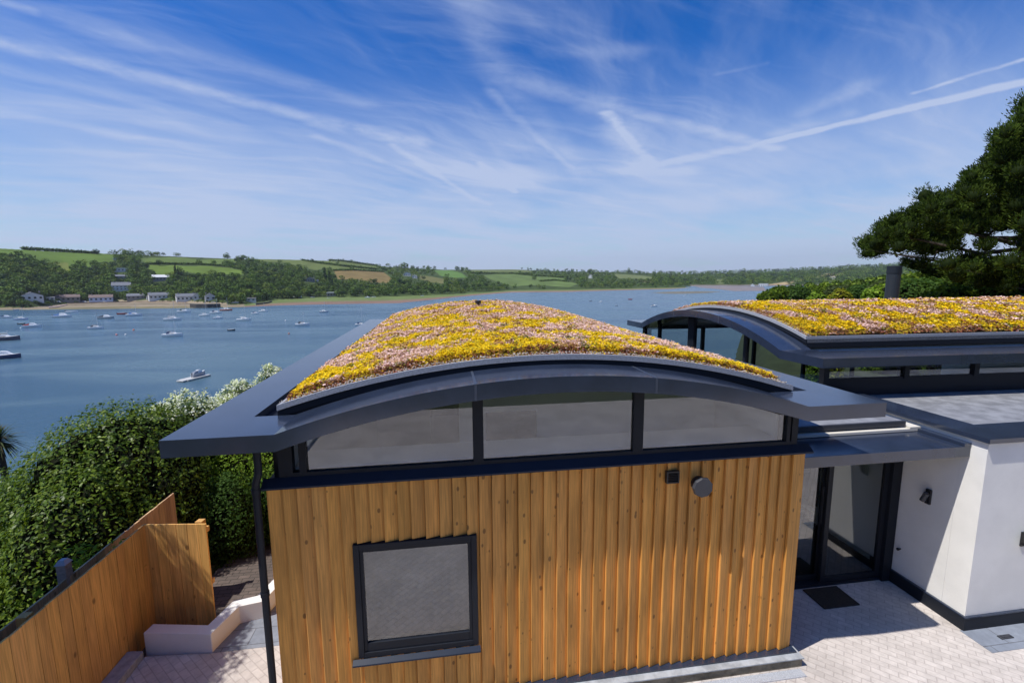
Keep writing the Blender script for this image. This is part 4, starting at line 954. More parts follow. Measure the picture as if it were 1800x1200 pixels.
# hedges and shrubs behind the rear wing
def pix_lobes(spec, d):
    out = []
    for (u, v, rp, dd) in spec:
        p = hit_d(u, v, d+dd); r = rp/F_PX*(d+dd); out.append((p.x, p.y, p.z-r*.9, r, r*1.0, r*.95))
    return out
def right_shrub(name, label, spec, d, n, size, pal, mat, seed, cat='shrub', **kw):
    L = pix_lobes(spec, d); b = L[0]; z = float(near_h(b[0], b[1])); L += [(l[0], l[1], (l[2]+z)/2, l[3]*.95, l[4]*.95, max(.5, (l[2]-z)/2+.3)) for l in L]
    return shrub(name, label, cat, L, n, size, pal, mat, seed, (b[0], b[1], z), **kw)
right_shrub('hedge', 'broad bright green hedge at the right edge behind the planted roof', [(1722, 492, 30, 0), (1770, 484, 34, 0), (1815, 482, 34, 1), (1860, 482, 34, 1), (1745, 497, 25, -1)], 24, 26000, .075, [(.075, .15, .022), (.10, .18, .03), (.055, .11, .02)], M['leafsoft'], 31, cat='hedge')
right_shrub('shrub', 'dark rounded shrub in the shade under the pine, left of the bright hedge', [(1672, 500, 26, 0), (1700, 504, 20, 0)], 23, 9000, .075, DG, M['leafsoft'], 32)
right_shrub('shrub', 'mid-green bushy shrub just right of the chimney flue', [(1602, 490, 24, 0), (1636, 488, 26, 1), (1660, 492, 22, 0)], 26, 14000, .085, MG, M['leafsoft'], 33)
right_shrub('shrub', 'light green shrub just left of the chimney flue', [(1552, 500, 18, 0), (1535, 507, 14, 0)], 25, 7000, .08, LG, M['leafsoft'], 34)
right_shrub('shrub', 'yellow-leaved bush showing above the rear roof planting', [(1478, 507, 11, 0), (1489, 512, 8, 0), (1468, 514, 8, 0)], 22, 3500, .06, [(.24, .25, .02), (.30, .29, .03), (.15, .2, .02)], M['leafsoft'], 35)
right_shrub('shrub', 'small low green bush left of the yellow-leaved one', [(1432, 515, 9, 0), (1445, 517, 8, 0)], 22, 2500, .06, LG, M['leafsoft'], 36)
# --- trees: a handful of crown meshes reused
def crown_mesh(seed, n, h, w, pal, leaf, lobes=9, conifer=False, squash=1.0):
    rng = np.random.default_rng(seed); L = []
    for k in range(lobes):
        a = rng.uniform(0, 6.28); t = rng.random()
        if conifer: z = .15+.8*k/lobes; rr = (1-z)*.75+.08; L.append((math.cos(a)*.10*w, math.sin(a)*.10*w, z*h, rr*w*.5, rr*w*.5, h*.13))
        else:
            rr = rng.uniform(.22, .36); q = rng.uniform(.05, .30)*w
            L.append((math.cos(a)*q, math.sin(a)*q, h*(.30+.48*t)*squash, w*rr, w*rr*rng.uniform(.85, 1.1), h*rng.uniform(.15, .24)))
    P, N, rad = shrub_points(L, n, rng, .30, .16, w*.18)
    pal = np.array(pal); tone = rng.uniform(.75, 1.3, lobes)
    c = pal[rng.integers(0, len(pal), len(P))]*(1+rng.normal(0, .13, len(P)))[:, None]
    c *= (1+.28*vnoise(P[:, 0]+P[:, 2], P[:, 1]-P[:, 2], w*.28, seed))[:, None]
    V, Fq, C = leaf_cloud(P, N+np.array([0, 0, .3]), leaf, c, rng, .75, .6)
    return V, Fq, np.clip(C, .003, .9)
FAR_PAL = [[(.070, .125, .022), (.090, .145, .028)], [(.095, .165, .026), (.120, .195, .032)], [(.034, .066, .020), (.048, .084, .024)], [(.120, .170, .030), (.145, .195, .036)]]
CROWNS = []
for k in range(8):
    V, Fq, C = crown_mesh(100+k, 520, 10, [11, 9.5, 10, 12, 9, 11.5, 10.5, 9][k], FAR_PAL[[0, 1, 2, 0, 2, 3, 0, 1][k]], .72, 8)
    me = bpy.data.objects.get('tmp'); o = np_mesh('crown', V, Fq, C, M['farleaf']); CROWNS.append((o.data, V, Fq, C)); bpy.data.objects.remove(o)
V, Fq, C = crown_mesh(140, 620, 18, 7, FAR_PAL[2], .75, 10, conifer=True); o = np_mesh('crown', V, Fq, C, M['farleaf']); CONIFER = (o.data, V, Fq, C); bpy.data.objects.remove(o)
mbt = MB(); mbt.tube([(0, 0, -1.5), (0, 0, 2.5), (.2, .1, 5.5)], [.5, .38, .2], 6); o = mbt.build('trunk', M['bark']); TRUNK = o.data; bpy.data.objects.remove(o)
def far_tree(p, s, label, group=None, k=None, sz=None, rz=None, conifer=False, name='tree'):
    k = random.randrange(8) if k is None else k
    me = CONIFER[0] if conifer else CROWNS[k][0]
    r = empty('conifer_tree' if conifer else name, tuple(p-Vector((0, 0, .3))), label, 'tree', group, rz if rz is not None else random.uniform(0, 6.28))
    r.scale = (s, s, sz or s)
    for nm, m_ in (('crown', me), ('trunk', TRUNK)):
        o = bpy.data.objects.new(nm, m_); COL.objects.link(o); o.parent = r
    return r
# lone and outstanding trees: (u, v of foot, scale, label, conifer)
LONE = [(34, 454.5, 1.35, 'lone spreading tree in the big green field at the far left', False),
 (168, 469, 1.3, 'rounded tree on the lower edge of the big left field', False), (170, 447, 1.1, 'dark tree where the big left field meets the hilltop copse', False),
 (280, 467, 1.25, 'round bush-like tree between the two middle fields', False), (309, 487, 1.5, 'tall dark conifer standing before the middle field', True), (314, 490, 1.35, 'second dark conifer beside the tall one before the middle field', True),
 (326, 447, 1.1, 'tall tree beside the long farm shed on the ridge', False), (347, 448, .8, 'slim dark tree behind the farm shed roof on the ridge', True),
 (349, 465, 1.1, 'small tree on the hedge line right of the round bush', False), (376, 466, 1.2, 'twin-topped bushy tree on the middle hedge line', False), (398, 467, 1.3, 'wide bushy tree at the right of the middle hedge line', False),
 (400, 455, 1.5, 'big skyline tree right of the farm sheds', False), (429, 457, 1.2, 'skyline tree above the end of the middle field', False),
 (572, 497, 2.0, 'very tall dark tree towering by the grey hillside house', True), (580, 501, 1.9, 'tall dark tree just right of the tallest one by the grey house', True), (584, 506, 1.6, 'shorter dark conifer at the foot of the towering pair', True),
 (530, 455.5, .9, 'small skyline tree left of the hedge junction', False), (549, 461, 1.0, 'single tree in the hedge across the upper right field', False), (594, 465, .9, 'lone tree on the second hedge below the three skyline trees', False),
 (603, 459.6, .85, 'left of the three small skyline trees', False), (612, 460.4, .85, 'middle of the three small skyline trees', False), (618, 461.4, .95, 'right of the three small skyline trees', False), (620, 475, 1.1, 'reddish dark bush-tree above the brown field', False),
 (711, 474, 2.3, 'largest domed tree on the skyline left of the white hillside house', False), (752, 474, 1.5, 'round-headed tree on the skyline by the green headland field', False), (803, 475, 1.6, 'dark tree clump leader right of the tiny white hilltop house', False), (813, 476, 1.5, 'dark tree next right on the skyline past the hilltop house', False),
 (940, 492, 1.6, 'squarish dark tree between two pale green headland fields', False), (929, 474.5, 1.0, 'tiny lone tree on the skyline beyond the headland', False), (1036, 482, 1.9, 'dark tree behind the small white headland house', False), (1105, 480, 2.0, 'tall skyline tree near the end of the headland', False),
 (1306, 484, 2.6, 'dark domed tree standing above the far right shore', False)]
EXCL = []
for (u, v, s, lab, con) in LONE:
    p = at(u, v)
    if p is None: continue
    sc_ = s*(.75 if con else .95)*(1+max(0, (math.hypot(p.x, p.y)-600))/2600); far_tree(p, sc_*.72 if not con else sc_*.8, lab, conifer=con)
HOUSES = [ # u, v base, width px, height px, wall colour, roof colour, style, label
 (56, 527, 32, 14, 'w', 'g', 'gable', 'white gabled waterfront house among trees at the far left'),
 (116, 529, 42, 11, 's', 'b', 'row', 'long grey stone terrace with chimneys behind the slipway'),
 (89, 527, 12, 5, 'w', 'w', 'flat', 'low white annexe left of the grey stone terrace'),
 (179, 529, 36, 11, 'p', 'b', 'row', 'pale blue cottage row with brown roof beside the beach'),
 (215, 510, 30, 14, 'w', 'g', 'row', 'tall white house with many windows above the pale blue cottages'),
 (213, 477, 22, 6, 'w', 'w', 'flat', 'flat-topped white modern house high among the hillside trees'),
 (214, 489, 20, 6, 's', 'g', 'row', 'small grey house half hidden below the flat-topped white one'),
 (283, 493, 27, 10, 's', 'w', 'row', 'house with bright white roof below the middle field'),
 (240, 525, 28, 9, 's', 'g', 'row', 'low grey glass-fronted house behind the middle of the beach'),
 (262, 526, 8, 7, 'w', 'g', 'gable', 'tiny white beach hut between two cottages'),
 (280, 525, 34, 11, 'w', 'g', 'row', 'white cottage with grey roof behind the beach'),
 (328, 528, 34, 12, 'w', 'g', 'row', 'white double-fronted cottage near the quay wall'),
 (348, 526, 14, 11, 'w', 'g', 'gable', 'narrow white house with green hedge beside the quay'),
 (370, 527, 18, 12, 'w', 'g', 'gable', 'white gabled house right of the narrow one above the quay'),
 (438, 529, 24, 6, 'w', 's', 'flat', 'low white boat store beyond the dark shore trees'),
 (545, 495, 18, 8, 's', 'g', 'gable', 'grey gabled house high in the woods by the tall conifers'),
 (558, 495, 4, 4, 'w', 'w', 'gable', 'tiny bright white outhouse beside the grey gabled house'),
 (582, 520, 16, 7, 's', 'w', 'flat', 'dark boathouse with white roof edge at the marsh shore'),
 (716, 485, 14, 7, 'w', 'g', 'gable', 'pale house with grey roof under the domed tree'),
 (729, 489, 10, 6, 'w', 'w', 'gable', 'bright white gable end next to the pale hillside house'),
 (783, 475, 6, 5, 'w', 'w', 'gable', 'tiny white house on the skyline of the headland'),
 (1038, 489, 8, 7, 'w', 's', 'gable', 'small bright white house on the wooded headland'),
 (345, 450.5, 40, 4, 's', 'g', 'flat', 'long low farm shed on the left ridge'),
 (381, 452.5, 20, 3, 's', 'w', 'flat', 'pale low barn right of the long farm shed'),
 (296, 450, 14, 4, 'w', 'g', 'row', 'pale farmhouse left of the ridge farm shed'),
 (202, 456.5, 6, 3, 'w', 'w', 'flat', 'tiny white barn at the top of the left wood'),
 (1342, 503, 16, 5, 'w', 'w', 'flat', 'white-roofed boat shed on the far right shore'),
 (1323, 503, 6, 4, 'w', 'w', 'gable', 'tiny white hut left of the far boat shed'),
 (1224, 491, 5, 3, 'w', 'g', 'gable', 'pale speck of a house in the woods at the estuary bend'),
 (1463, 492, 10, 6, 'w', 's', 'row', 'pale building below the straw-coloured fields on the right')]
WC = {'w': (.60, .60, .59), 's': (.24, .225, .20), 'p': (.48, .55, .68), 'g': (.14, .15, .17), 'b': (.16, .115, .10)}
def far_house(u, v, wpx, hpx, wc, rc, style, label):
    p = at(u, v)
    if p is None: p = hit_z(u, v, WATER+1)
    D = FW.x*p.x+FW.y*p.y; w = wpx*.88/F_PX*D; h = hpx/F_PX*D*.95; dp = min(w*.75, 9+h*.2)
    r = empty('house', tuple(p), label, 'house', None, math.atan2(-p.x, p.y)+random.uniform(-.15, .15))
    wh = h*(.58 if style != 'flat' else .8); W, RC = WC[wc], WC[rc]; mb = MB(); mb.box(-w/2, w/2, -dp/2, dp/2, -3, wh, W)
    if style == 'gable': mb.add([(-w/2, -dp/2, wh), (w/2, -dp/2, wh), (0, -dp/2, h), (-w/2, dp/2, wh), (w/2, dp/2, wh), (0, dp/2, h)], [(0, 1, 2), (5, 4, 3), (0, 3, 4, 1)], W)
    if style == 'row': mb.add([(-w/2, -dp/2, wh), (-w/2, dp/2, wh), (-w/2, 0, h), (w/2, -dp/2, wh), (w/2, dp/2, wh), (w/2, 0, h)], [(2, 1, 0), (3, 4, 5), (0, 1, 4, 3)], W)
    mb.build('wall', M['far'], r, attr=True)
    mb = MB(); o_ = .35; t = .3
    if style == 'gable':
        for s in (-1, 1): mb.hexa([(0, -dp/2-o_, h), (0, dp/2+o_, h), (s*(w/2+o_), dp/2+o_, wh-.2), (s*(w/2+o_), -dp/2-o_, wh-.2), (0, -dp/2-o_, h+t), (0, dp/2+o_, h+t), (s*(w/2+o_), dp/2+o_, wh+t-.2), (s*(w/2+o_), -dp/2-o_, wh+t-.2)], RC)
    elif style == 'row':
        for s in (-1, 1): mb.hexa([(-w/2-o_, 0, h), (w/2+o_, 0, h), (w/2+o_, s*(dp/2+o_), wh-.2), (-w/2-o_, s*(dp/2+o_), wh-.2), (-w/2-o_, 0, h+t), (w/2+o_, 0, h+t), (w/2+o_, s*(dp/2+o_), wh+t-.2), (-w/2-o_, s*(dp/2+o_), wh+t-.2)], RC)
    else: mb.box(-w/2-o_, w/2+o_, -dp/2-o_, dp/2+o_, wh, wh+max(.4, h*.15), RC)
    rf = mb.build('roof', M['far'], r, attr=True)
    if style != 'flat' and w > 8:
        for s in (-1, 1): m2 = MB(); m2.box(s*w*.38-.5, s*w*.38+.5, -.5, .5, h-.5, h+1.2, (.28, .24, .22)); m2.build('chimney', M['far'], rf, attr=True)
    if wpx >= 10:
        nw = max(2, min(7, int(w/3.2))); rows = 2 if wh > 4.5 else 1
        for j in range(rows):
            for i in range(nw):
                x = -w/2+w*(i+.5)/nw; z0 = wh*(j+.30)/rows; m2 = MB(); m2.box(x-w/nw*.22, x+w/nw*.22, -dp/2-.05, -dp/2+.05, z0, z0+wh/rows*.42); m2.build('window', M['darkglass'], r)
    EXCL.append((u-wpx*.5, u+wpx*.5, v-hpx*.55, v+4))
for hs in HOUSES: far_house(*hs)
# woods: jittered sites over everything that is neither field nor house
rs = random.Random(5); sites = []
def fieldat(u, v): return any(inside(pl, np.array([u]), np.array([v]))[0] for pl, c in FIELDS[:-4])
vt_u = [a for a, b in VT]; vt_v = [b for a, b in VT]; vk_u = [a for a, b in VK]; vk_v = [b for a, b in VK]
def dist_px(u, v):
    q = at(u, v); return 1e3 if q is None else math.hypot(q.x, q.y)/F_PX
u = -60.0
while u < 1214:
    top_, bot_ = np.interp(u, vk_u, vk_v)+.3, np.interp(u, vt_u, vt_v)-.6; step = np.interp(u, [0, 600, 1200], [7.4, 6.6, 4.4])
    v = top_
    while v < bot_:
        uu = u+rs.uniform(-.5, .5)*step; vv = v+rs.uniform(-.4, .4)*2
        fo = fieldat(uu, vv)
        treeline = True
        if v < top_+2.5 and (uu < 165 or 445 < uu < 665): treeline = rs.random() < .0
        hp = 8.0/dist_px(uu, vv)*.8
        if not fo and rs.random() < .88 and (fieldat(uu, vv-hp) or fieldat(uu, vv-hp*.55)): fo = True
        if not fo and treeline and not any(a < uu < b and c < vv < d for a, b, c, d in EXCL): sites.append((uu, vv))
        v += np.interp(vv, [440, 535], [3.4, 5.6])*np.interp(u, [0, 1200], [1.0, .72])
    u += step
pts = []
for (uu, vv) in sites:
    if fieldat(uu, vv-2.0) and rs.random() < .6: continue
    p = at(uu, vv)
    if p is None: continue
    D = math.hypot(p.x, p.y); pts.append((D, p, uu, vv))
pts.sort(key=lambda q: q[0])
TONE = ['green', 'light green', 'dark', 'green', 'dark', 'yellowish green', 'green', 'light green']; WOOD = []
GROUPS_ = ['round-headed woodland tree on the hillside across the water', 'light green woodland tree on the hillside across the water', 'dark woodland tree on the hillside across the water']
MV, MF, MC, mbase = [], [], [], 0
def merge_tree(p, s, k, rz, con=False, keep=.6):
    global mbase
    V, Fq, C = (CONIFER if con else CROWNS[k])[1:]
    nf = int(len(Fq)*keep); V = V[:nf*4]; C = C[:nf*4]; c, s_ = math.cos(rz), math.sin(rz)
    W = np.stack([V[:, 0]*c-V[:, 1]*s_, V[:, 0]*s_+V[:, 1]*c, V[:, 2]], 1)*s+np.array(p)
    MV.append(W); MF.append(Fq[:nf]+mbase); MC.append(C*random.uniform(.85, 1.15)); mbase += len(W)
for i, (D, p, uu, vv) in enumerate(pts):
    sc_ = rs.uniform(.62, 1.0)*np.interp(D, [400, 700, 2000], [1.0, 1.05, 1.5]); k = rs.randrange(8)
    if vv > np.interp(uu, vt_u, vt_v)-4.5 and 45 < uu < 400: sc_ *= .34
    elif any(a-3 < uu < b+3 and d_ < vv < d_+8 for a, b, c_, d_ in EXCL): sc_ *= .42
    if i < 262: WOOD.append((far_tree(p, sc_, 'woodland tree', 'woodland trees across the water', k=k), uu, vv, TONE[k]))
    else: merge_tree(p-Vector((0, 0, .8)), sc_, k, rs.uniform(0, 6.28), keep=.85 if D < 800 else .55)
MARKS = [(a, b, lab) for (a, b, lab) in [(20, 541, 'the far left shore'), (56, 527, 'the white gabled waterfront house'), (116, 529, 'the grey stone terrace'), (179, 529, 'the pale blue cottages'), (215, 508, 'the tall white hillside house'), (213, 477, 'the flat-topped white house'), (283, 492, 'the bright white roof'), (240, 525, 'the glass-fronted house'), (280, 525, 'the white cottage by the beach'), (328, 528, 'the double-fronted cottage'), (370, 527, 'the white gable above the quay'), (438, 529, 'the white boat store'), (545, 495, 'the grey hillside house'), (582, 520, 'the boathouse'), (34, 454, 'the lone spreading field tree'), (646, 523, 'the stranded blue boat')]]
ORD = ['nearest', 'second', 'third', 'fourth', 'fifth', 'sixth', 'seventh', 'eighth', 'ninth', 'tenth', 'eleventh', 'twelfth', 'thirteenth', 'fourteenth', 'fifteenth', 'sixteenth', 'seventeenth', 'eighteenth']
clusters = {}
for (r, uu, vv, tone) in WOOD:
    mk = min(MARKS, key=lambda q: (q[0]-uu)**2+(q[1]-vv)**2*2.5); dx, dy = uu-mk[0], vv-mk[1]
    side = 'above' if dy < -abs(dx)*.7 else ('left of' if dx < 0 else 'right of')
    clusters.setdefault((mk[2], side, tone), []).append((math.hypot(dx, dy), r))
for (nm, side, tone), lst in clusters.items():
    lst.sort(key=lambda q: q[0])
    for q, (dd, r) in enumerate(lst): r['label'] = '%s %s woodland tree %s %s' % (ORD[min(q, 17)], tone, side, nm)
# second shore, right of the headland
u = 1150.0
while u < 1900:
    v = np.interp(u, [a for a, b in VK2], [b for a, b in VK2])+.2
    while v < 501:
        uu, vv = u+rs.uniform(-2, 2), v+rs.uniform(-.6, .6)
        if not any(inside(pl, np.array([uu]), np.array([vv]))[0] for pl, c in FIELDS[-3:]) and not any(a < uu < b and c < vv < d for a, b, c, d in EXCL):
            p = at(uu, vv)
            if p is not None:
                D = math.hypot(p.x, p.y)
                if D > 900: merge_tree(p-Vector((0, 0, 1)), rs.uniform(.9, 1.5)*np.interp(D, [1000, 2700], [.9, 1.7]), rs.randrange(8), rs.uniform(0, 6.28), keep=.35)
        v += 1.9
    u += 4.6
o = np_mesh('distant_woodland', np.concatenate(MV), np.concatenate(MF), np.clip(np.concatenate(MC), 0, 1), M['farleaf'])
tag(o, 'far woods merging into one dark green mass along the opposite shores', 'woodland', kind='stuff')
# hedgerows between the fields
HEDGES = [([(-30, 433), (40, 438.5), (110, 442.5), (172, 446)], 1.6, 'dark hedge running along the top of the big left field'),
 ([(257, 464.5), (300, 464.5), (345, 465), (400, 468), (430, 474)], 1.2, 'hedge separating the two middle fields'),
 ([(440, 454.5), (500, 455), (540, 456.5), (600, 459), (664, 467.5)], 1.3, 'thin hedge along the skyline right of the middle fields'),
 ([(531, 457.5), (560, 462.5), (600, 467.5), (662, 473.5)], 1.2, 'hedge crossing the upper right hillside field diagonally'),
 ([(585, 476), (620, 474.8), (675, 478)], 1.3, 'hedge above the brown hillside field'),
 ([(900, 481), (936, 484.5), (992, 488)], 1.2, 'hedge between the pale green headland fields'),
 ([(950, 494.5), (975, 492.6), (1000, 495.5)], 1.2, 'short hedge inside the lower headland field'),
 ([(829, 480), (862, 481), (935, 481)], 1.2, 'hedge below the topmost headland field'),
 ([(40, 462), (95, 473), (118, 480)], 1.0, 'scrubby hedge below the big left field')]
for line, sz, lab in HEDGES:
    rng = np.random.default_rng(int(line[0][0])+90); P = []
    for (a, b) in zip(line[:-1], line[1:]):
        n = max(2, int(abs(b[0]-a[0])/1.1))
        for i in range(n):
            t = i/n; q = at(a[0]+(b[0]-a[0])*t, a[1]+(b[1]-a[1])*t+.3)
            if q is not None: P.append(q)
    if not P: continue
    A_ = np.array([tuple(p) for p in P]); k = 26; Q = np.repeat(A_, k, 0); D = math.hypot(P[0].x, P[0].y); s = D/800
    Q += rng.normal(0, 1, Q.shape)*np.array([1.0, 1.0, .7])*s*sz*.8+np.array([0, 0, 1.0*s*sz])
    c = np.array(FAR_PAL[0])[rng.integers(0, 2, len(Q))]*(1+rng.normal(0, .2, len(Q)))[:, None]
    V, Fq, C = leaf_cloud(Q-A_[0], np.tile([[0, 0, 1.]], (len(Q), 1)), .8*s, c, rng, .8, .9)
    o = np_mesh('hedgerow', V, Fq, np.clip(C, 0, 1), M['farleaf']); o.location = tuple(A_[0]); tag(o, lab, 'hedge', 'field hedges on the far hills')
# --- nearer trees on our own bank, foliage down to the ground
BANK = [([(1352, 511, 12, 0), (1368, 504, 13, 2), (1342, 515, 9, 0)], 70, DG, 'dark green tree at the left end of the near bank, just above the rear roof'),
 ([(1394, 507, 13, 0), (1410, 506, 12, 2)], 78, MG, 'mid-green tree second along the near bank above the rear roof'),
 ([(1432, 503, 13, 0), (1448, 500, 13, 2), (1420, 508, 9, 0)], 85, DG, 'darker tree third along the near bank'),
 ([(1470, 502, 13, 0), (1486, 502, 12, 2)], 82, [(.07, .10, .035), (.09, .12, .04), (.05, .075, .028)], 'grey-green tree behind the yellow-leaved bush'),
 ([(1508, 502, 13, 0), (1524, 500, 12, 2)], 80, MG, 'green tree between the yellow-leaved bush and the flue'),
 ([(1545, 496, 12, 0), (1560, 492, 13, 2)], 78, [(.07, .10, .03), (.09, .12, .035), (.05, .075, .025)], 'olive tree standing just left of the chimney flue'),
 ([(1606, 480, 16, 0), (1632, 477, 18, 2), (1590, 484, 12, 0)], 72, DG, 'tall dark tree beyond the flue under the pine branches'),
 ([(1376, 503, 7, 0), (1392, 502, 7, 6), (1362, 506, 6, 3), (1404, 500, 6, 4)], 190, MG, 'far bank trees clump below the left straw-coloured field'),
 ([(1424, 497, 7, 0), (1450, 496, 7, 6), (1470, 495, 7, 3), (1492, 493, 8, 4)], 200, DG, 'far bank trees clump below the right straw-coloured field'),
 ([(1510, 491, 8, 0), (1532, 488, 9, 6), (1552, 485, 9, 3), (1570, 483, 9, 4)], 210, DG, 'far bank trees clump left of the chimney flue'),
 ([(1660, 480, 18, 0), (1690, 478, 18, 3), (1720, 477, 18, 5)], 95, DG, 'dark trees seen beneath the lowest pine branches')]
for i, (sp, d, pal, lab) in enumerate(BANK):
    right_shrub('tree', lab, sp, d, 9000 if d < 100 else 7000, .0030*d, pal, M['leafsoft'] if d < 100 else M['farleaf'], 60+i, cat='tree', lump=.2)
# --- the big pine on the right
def pine():
    rng = np.random.default_rng(3); D0 = 21.0
    outline = [(1508, 432), (1522, 420), (1535, 405), (1548, 398), (1558, 384), (1582, 380), (1592, 362), (1605, 352), (1622, 342), (1650, 338), (1676, 342), (1692, 330), (1694, 305), (1712, 298), (1728, 282), (1742, 262), (1748, 242), (1765, 230), (1788, 226), (1796, 205), (1800, 178), (1840, 150), (1960, 120), (1960, 470), (1800, 500), (1760, 512), (1700, 500), (1650, 478), (1606, 478), (1600, 462), (1560, 455), (1530, 460), (1515, 452)]
    base = Vector(hit_d(1905, 520, D0)); zb = float(near_h(base.x, base.y))
    root = empty('pine_tree', (base.x, base.y, zb), 'large dark pine spreading its branches in from the right edge', 'tree')
    B = np.array([base.x, base.y, zb]); cl = []
    gaps = [([(1530, 440), (1610, 444), (1720, 436), (1800, 428), (1800, 436), (1720, 446), (1640, 456), (1560, 458)], .94), ([(1670, 405), (1800, 405), (1800, 425), (1690, 425)], .45), ([(1612, 448), (1700, 440), (1800, 437), (1800, 447), (1640, 459)], .9)]
    step = 14.0; v = 125.0
    while v < 512:
        u = 1500.0
        while u < 1960:
            uu, vv = u+rng.uniform(-6, 6), v+rng.uniform(-6, 6)
            if inside(outline, np.array([uu]), np.array([vv]))[0]:
                skip = any(inside(g, np.array([uu]), np.array([vv]))[0] and rng.random() < pr for g, pr in gaps)
                if vv > 462 and rng.random() < .25: skip = True
                if not skip: cl.append((uu, vv, rng.uniform(-2.2, 2.6)))
            u += step
        v += step
    P, N, C, cent = [], [], [], []
    pal = np.array([(.018, .040, .011), (.028, .058, .013), (.040, .078, .016), (.013, .026, .009), (.060, .095, .018)])
    pal = np.array([(.030, .055, .010), (.046, .080, .012), (.066, .108, .016), (.020, .036, .008), (.085, .125, .020)])
    inner = MB()  # dark balls added inside the clumps, painting in their inner shade
    for (u, v, dd) in cl:
        c = np.array(hit_d(u, v, D0+dd)); cent.append(c); n = 330; r = rng.uniform(.20, .36)
        d = rng.normal(0, 1, (n, 3)); d[:, 2] += .30; d /= np.linalg.norm(d, axis=1)[:, None]
        spike = 1+.45*np.maximum(0, np.sin(d[:, 0]*8+u)*np.sin(d[:, 1]*8+v))*(d[:, 2] > -.1)
        P.append(c+d*(r*spike*rng.uniform(.30, 1.0, n)**.45)[:, None]*np.array([1.1, 1.1, 1.0])); N.append(d*.7+np.array([0, 0, .5])); tone = rng.uniform(.6, 1.2)
        C.append(pal[rng.integers(0, 5, n)]*tone)
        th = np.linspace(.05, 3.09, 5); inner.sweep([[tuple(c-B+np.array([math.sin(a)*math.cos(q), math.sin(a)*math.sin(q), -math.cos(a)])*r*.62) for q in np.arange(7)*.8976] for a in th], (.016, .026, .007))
    P, N, C = map(np.concatenate, (P, N, C)); n = len(P)
    N /= np.linalg.norm(N, axis=1)[:, None]; side = np.cross(N, rng.normal(0, 1, (n, 3))); side /= np.linalg.norm(side, axis=1)[:, None]; L = rng.uniform(.022, .046, n)[:, None]; W = .013
    V = np.stack([P-N*L-side*W, P-N*L+side*W, P+N*L+side*W*.5, P+N*L-side*W*.5], 1).reshape(-1, 3)-B; Fq = np.arange(4*n).reshape(n, 4); C = np.repeat(C, 4, 0)
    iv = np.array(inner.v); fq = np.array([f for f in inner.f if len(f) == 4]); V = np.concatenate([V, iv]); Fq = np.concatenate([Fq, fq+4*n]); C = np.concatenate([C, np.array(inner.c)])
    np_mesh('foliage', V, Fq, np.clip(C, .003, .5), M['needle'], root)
    mb = MB(); top = np.array(hit_d(1890, 110, D0)); T0 = Vector((0, 0, -.3)); H = float(top[2]-zb)
    mb.tube([T0, Vector((-.15, .1, H*.35)), Vector((.1, 0, H*.7)), Vector((.2, .1, H))], [.38, .30, .2, .06], 12); mb.build('trunk', M['bark'], root)
    cent = np.array(cent); mb = MB()
    for (uE, vE, z0, r0) in [(1530, 440, 470, .10), (1560, 410, 455, .09), (1600, 448, 462, .08), (1620, 380, 440, .11), (1690, 440, 455, .08), (1660, 400, 430, .09), (1700, 330, 400, .10), (1650, 468, 480, .07), (1740, 450, 460, .07), (1745, 260, 340, .09), (1720, 490, 500, .07), (1780, 380, 400, .08), (1790, 440, 455, .08), (1800, 210, 270, .07), (1760, 420, 430, .07)]:
        e = Vector(hit_d(uE, vE, D0+rng.uniform(-1.5, 1.5)))-Vector(B); zz = Vector(hit_d(1900, z0, D0)).z-zb; s = Vector((0, 0, zz)); mid = s.lerp(e, .5)+Vector((0, 0, -.25)); m1 = s.lerp(e, .25)+Vector((rng.uniform(-.2, .2), rng.uniform(-.3, .3), .12)); m3 = s.lerp(e, .78)+Vector((0, 0, -.1))
        mb.tube([s, m1, mid, m3, e], [r0, r0*.8, r0*.55, r0*.35, r0*.12], 7)
        for t in (.4, .55, .7, .85):
            a = s.lerp(e, t)+Vector((0, 0, -.15)); w = cent-B-np.array(a); j = np.argsort((w**2).sum(1))[rng.integers(0, 14)]; q = Vector(cent[j]-B); mb.tube([a, a.lerp(q, .5)+Vector((0, 0, .08)), q], [r0*.35, r0*.2, .01], 5)
    mb.build('branches', M['bark'], root)
pine()
# ------------------------------------------------------------------ boats
def hull_mesh(L, W, H, col, deck, stripe=None):
    mb = MB(); secs = []; n = 10
    for i in range(n+1):
        t = i/n; x = -L/2+L*t; w = W/2*(1-max(0, (t-.45)/.55)**2.2)*(.86+.14*min(1, t/.25)); w = max(w, .02); sheer = H*(1+.28*t*t)
        secs.append([(x-.02*L*(1-t), -w*.55, -.35), (x, -w, sheer*.55), (x, -w*1.02, sheer), (x, w*1.02, sheer), (x, w, sheer*.55), (x-.02*L*(1-t), w*.55, -.35)])
    b = len(mb.v); mb.sweep(secs, col)
    for i, p in enumerate(mb.v):
        if stripe and abs(p[2]) < .0: mb.c[i] = stripe
    dk = [(s[2][0], s[2][1]*.9, s[2][2]+.015) for s in secs]+[(s[3][0], s[3][1]*.9, s[3][2]+.015) for s in reversed(secs)]
    return mb, dk
WHITE, NAVY, RED, GREY, DARK, BLUE = (.82, .82, .80), (.03, .05, .12), (.42, .06, .04), (.38, .40, .43), (.05, .055, .07), (.10, .20, .42)
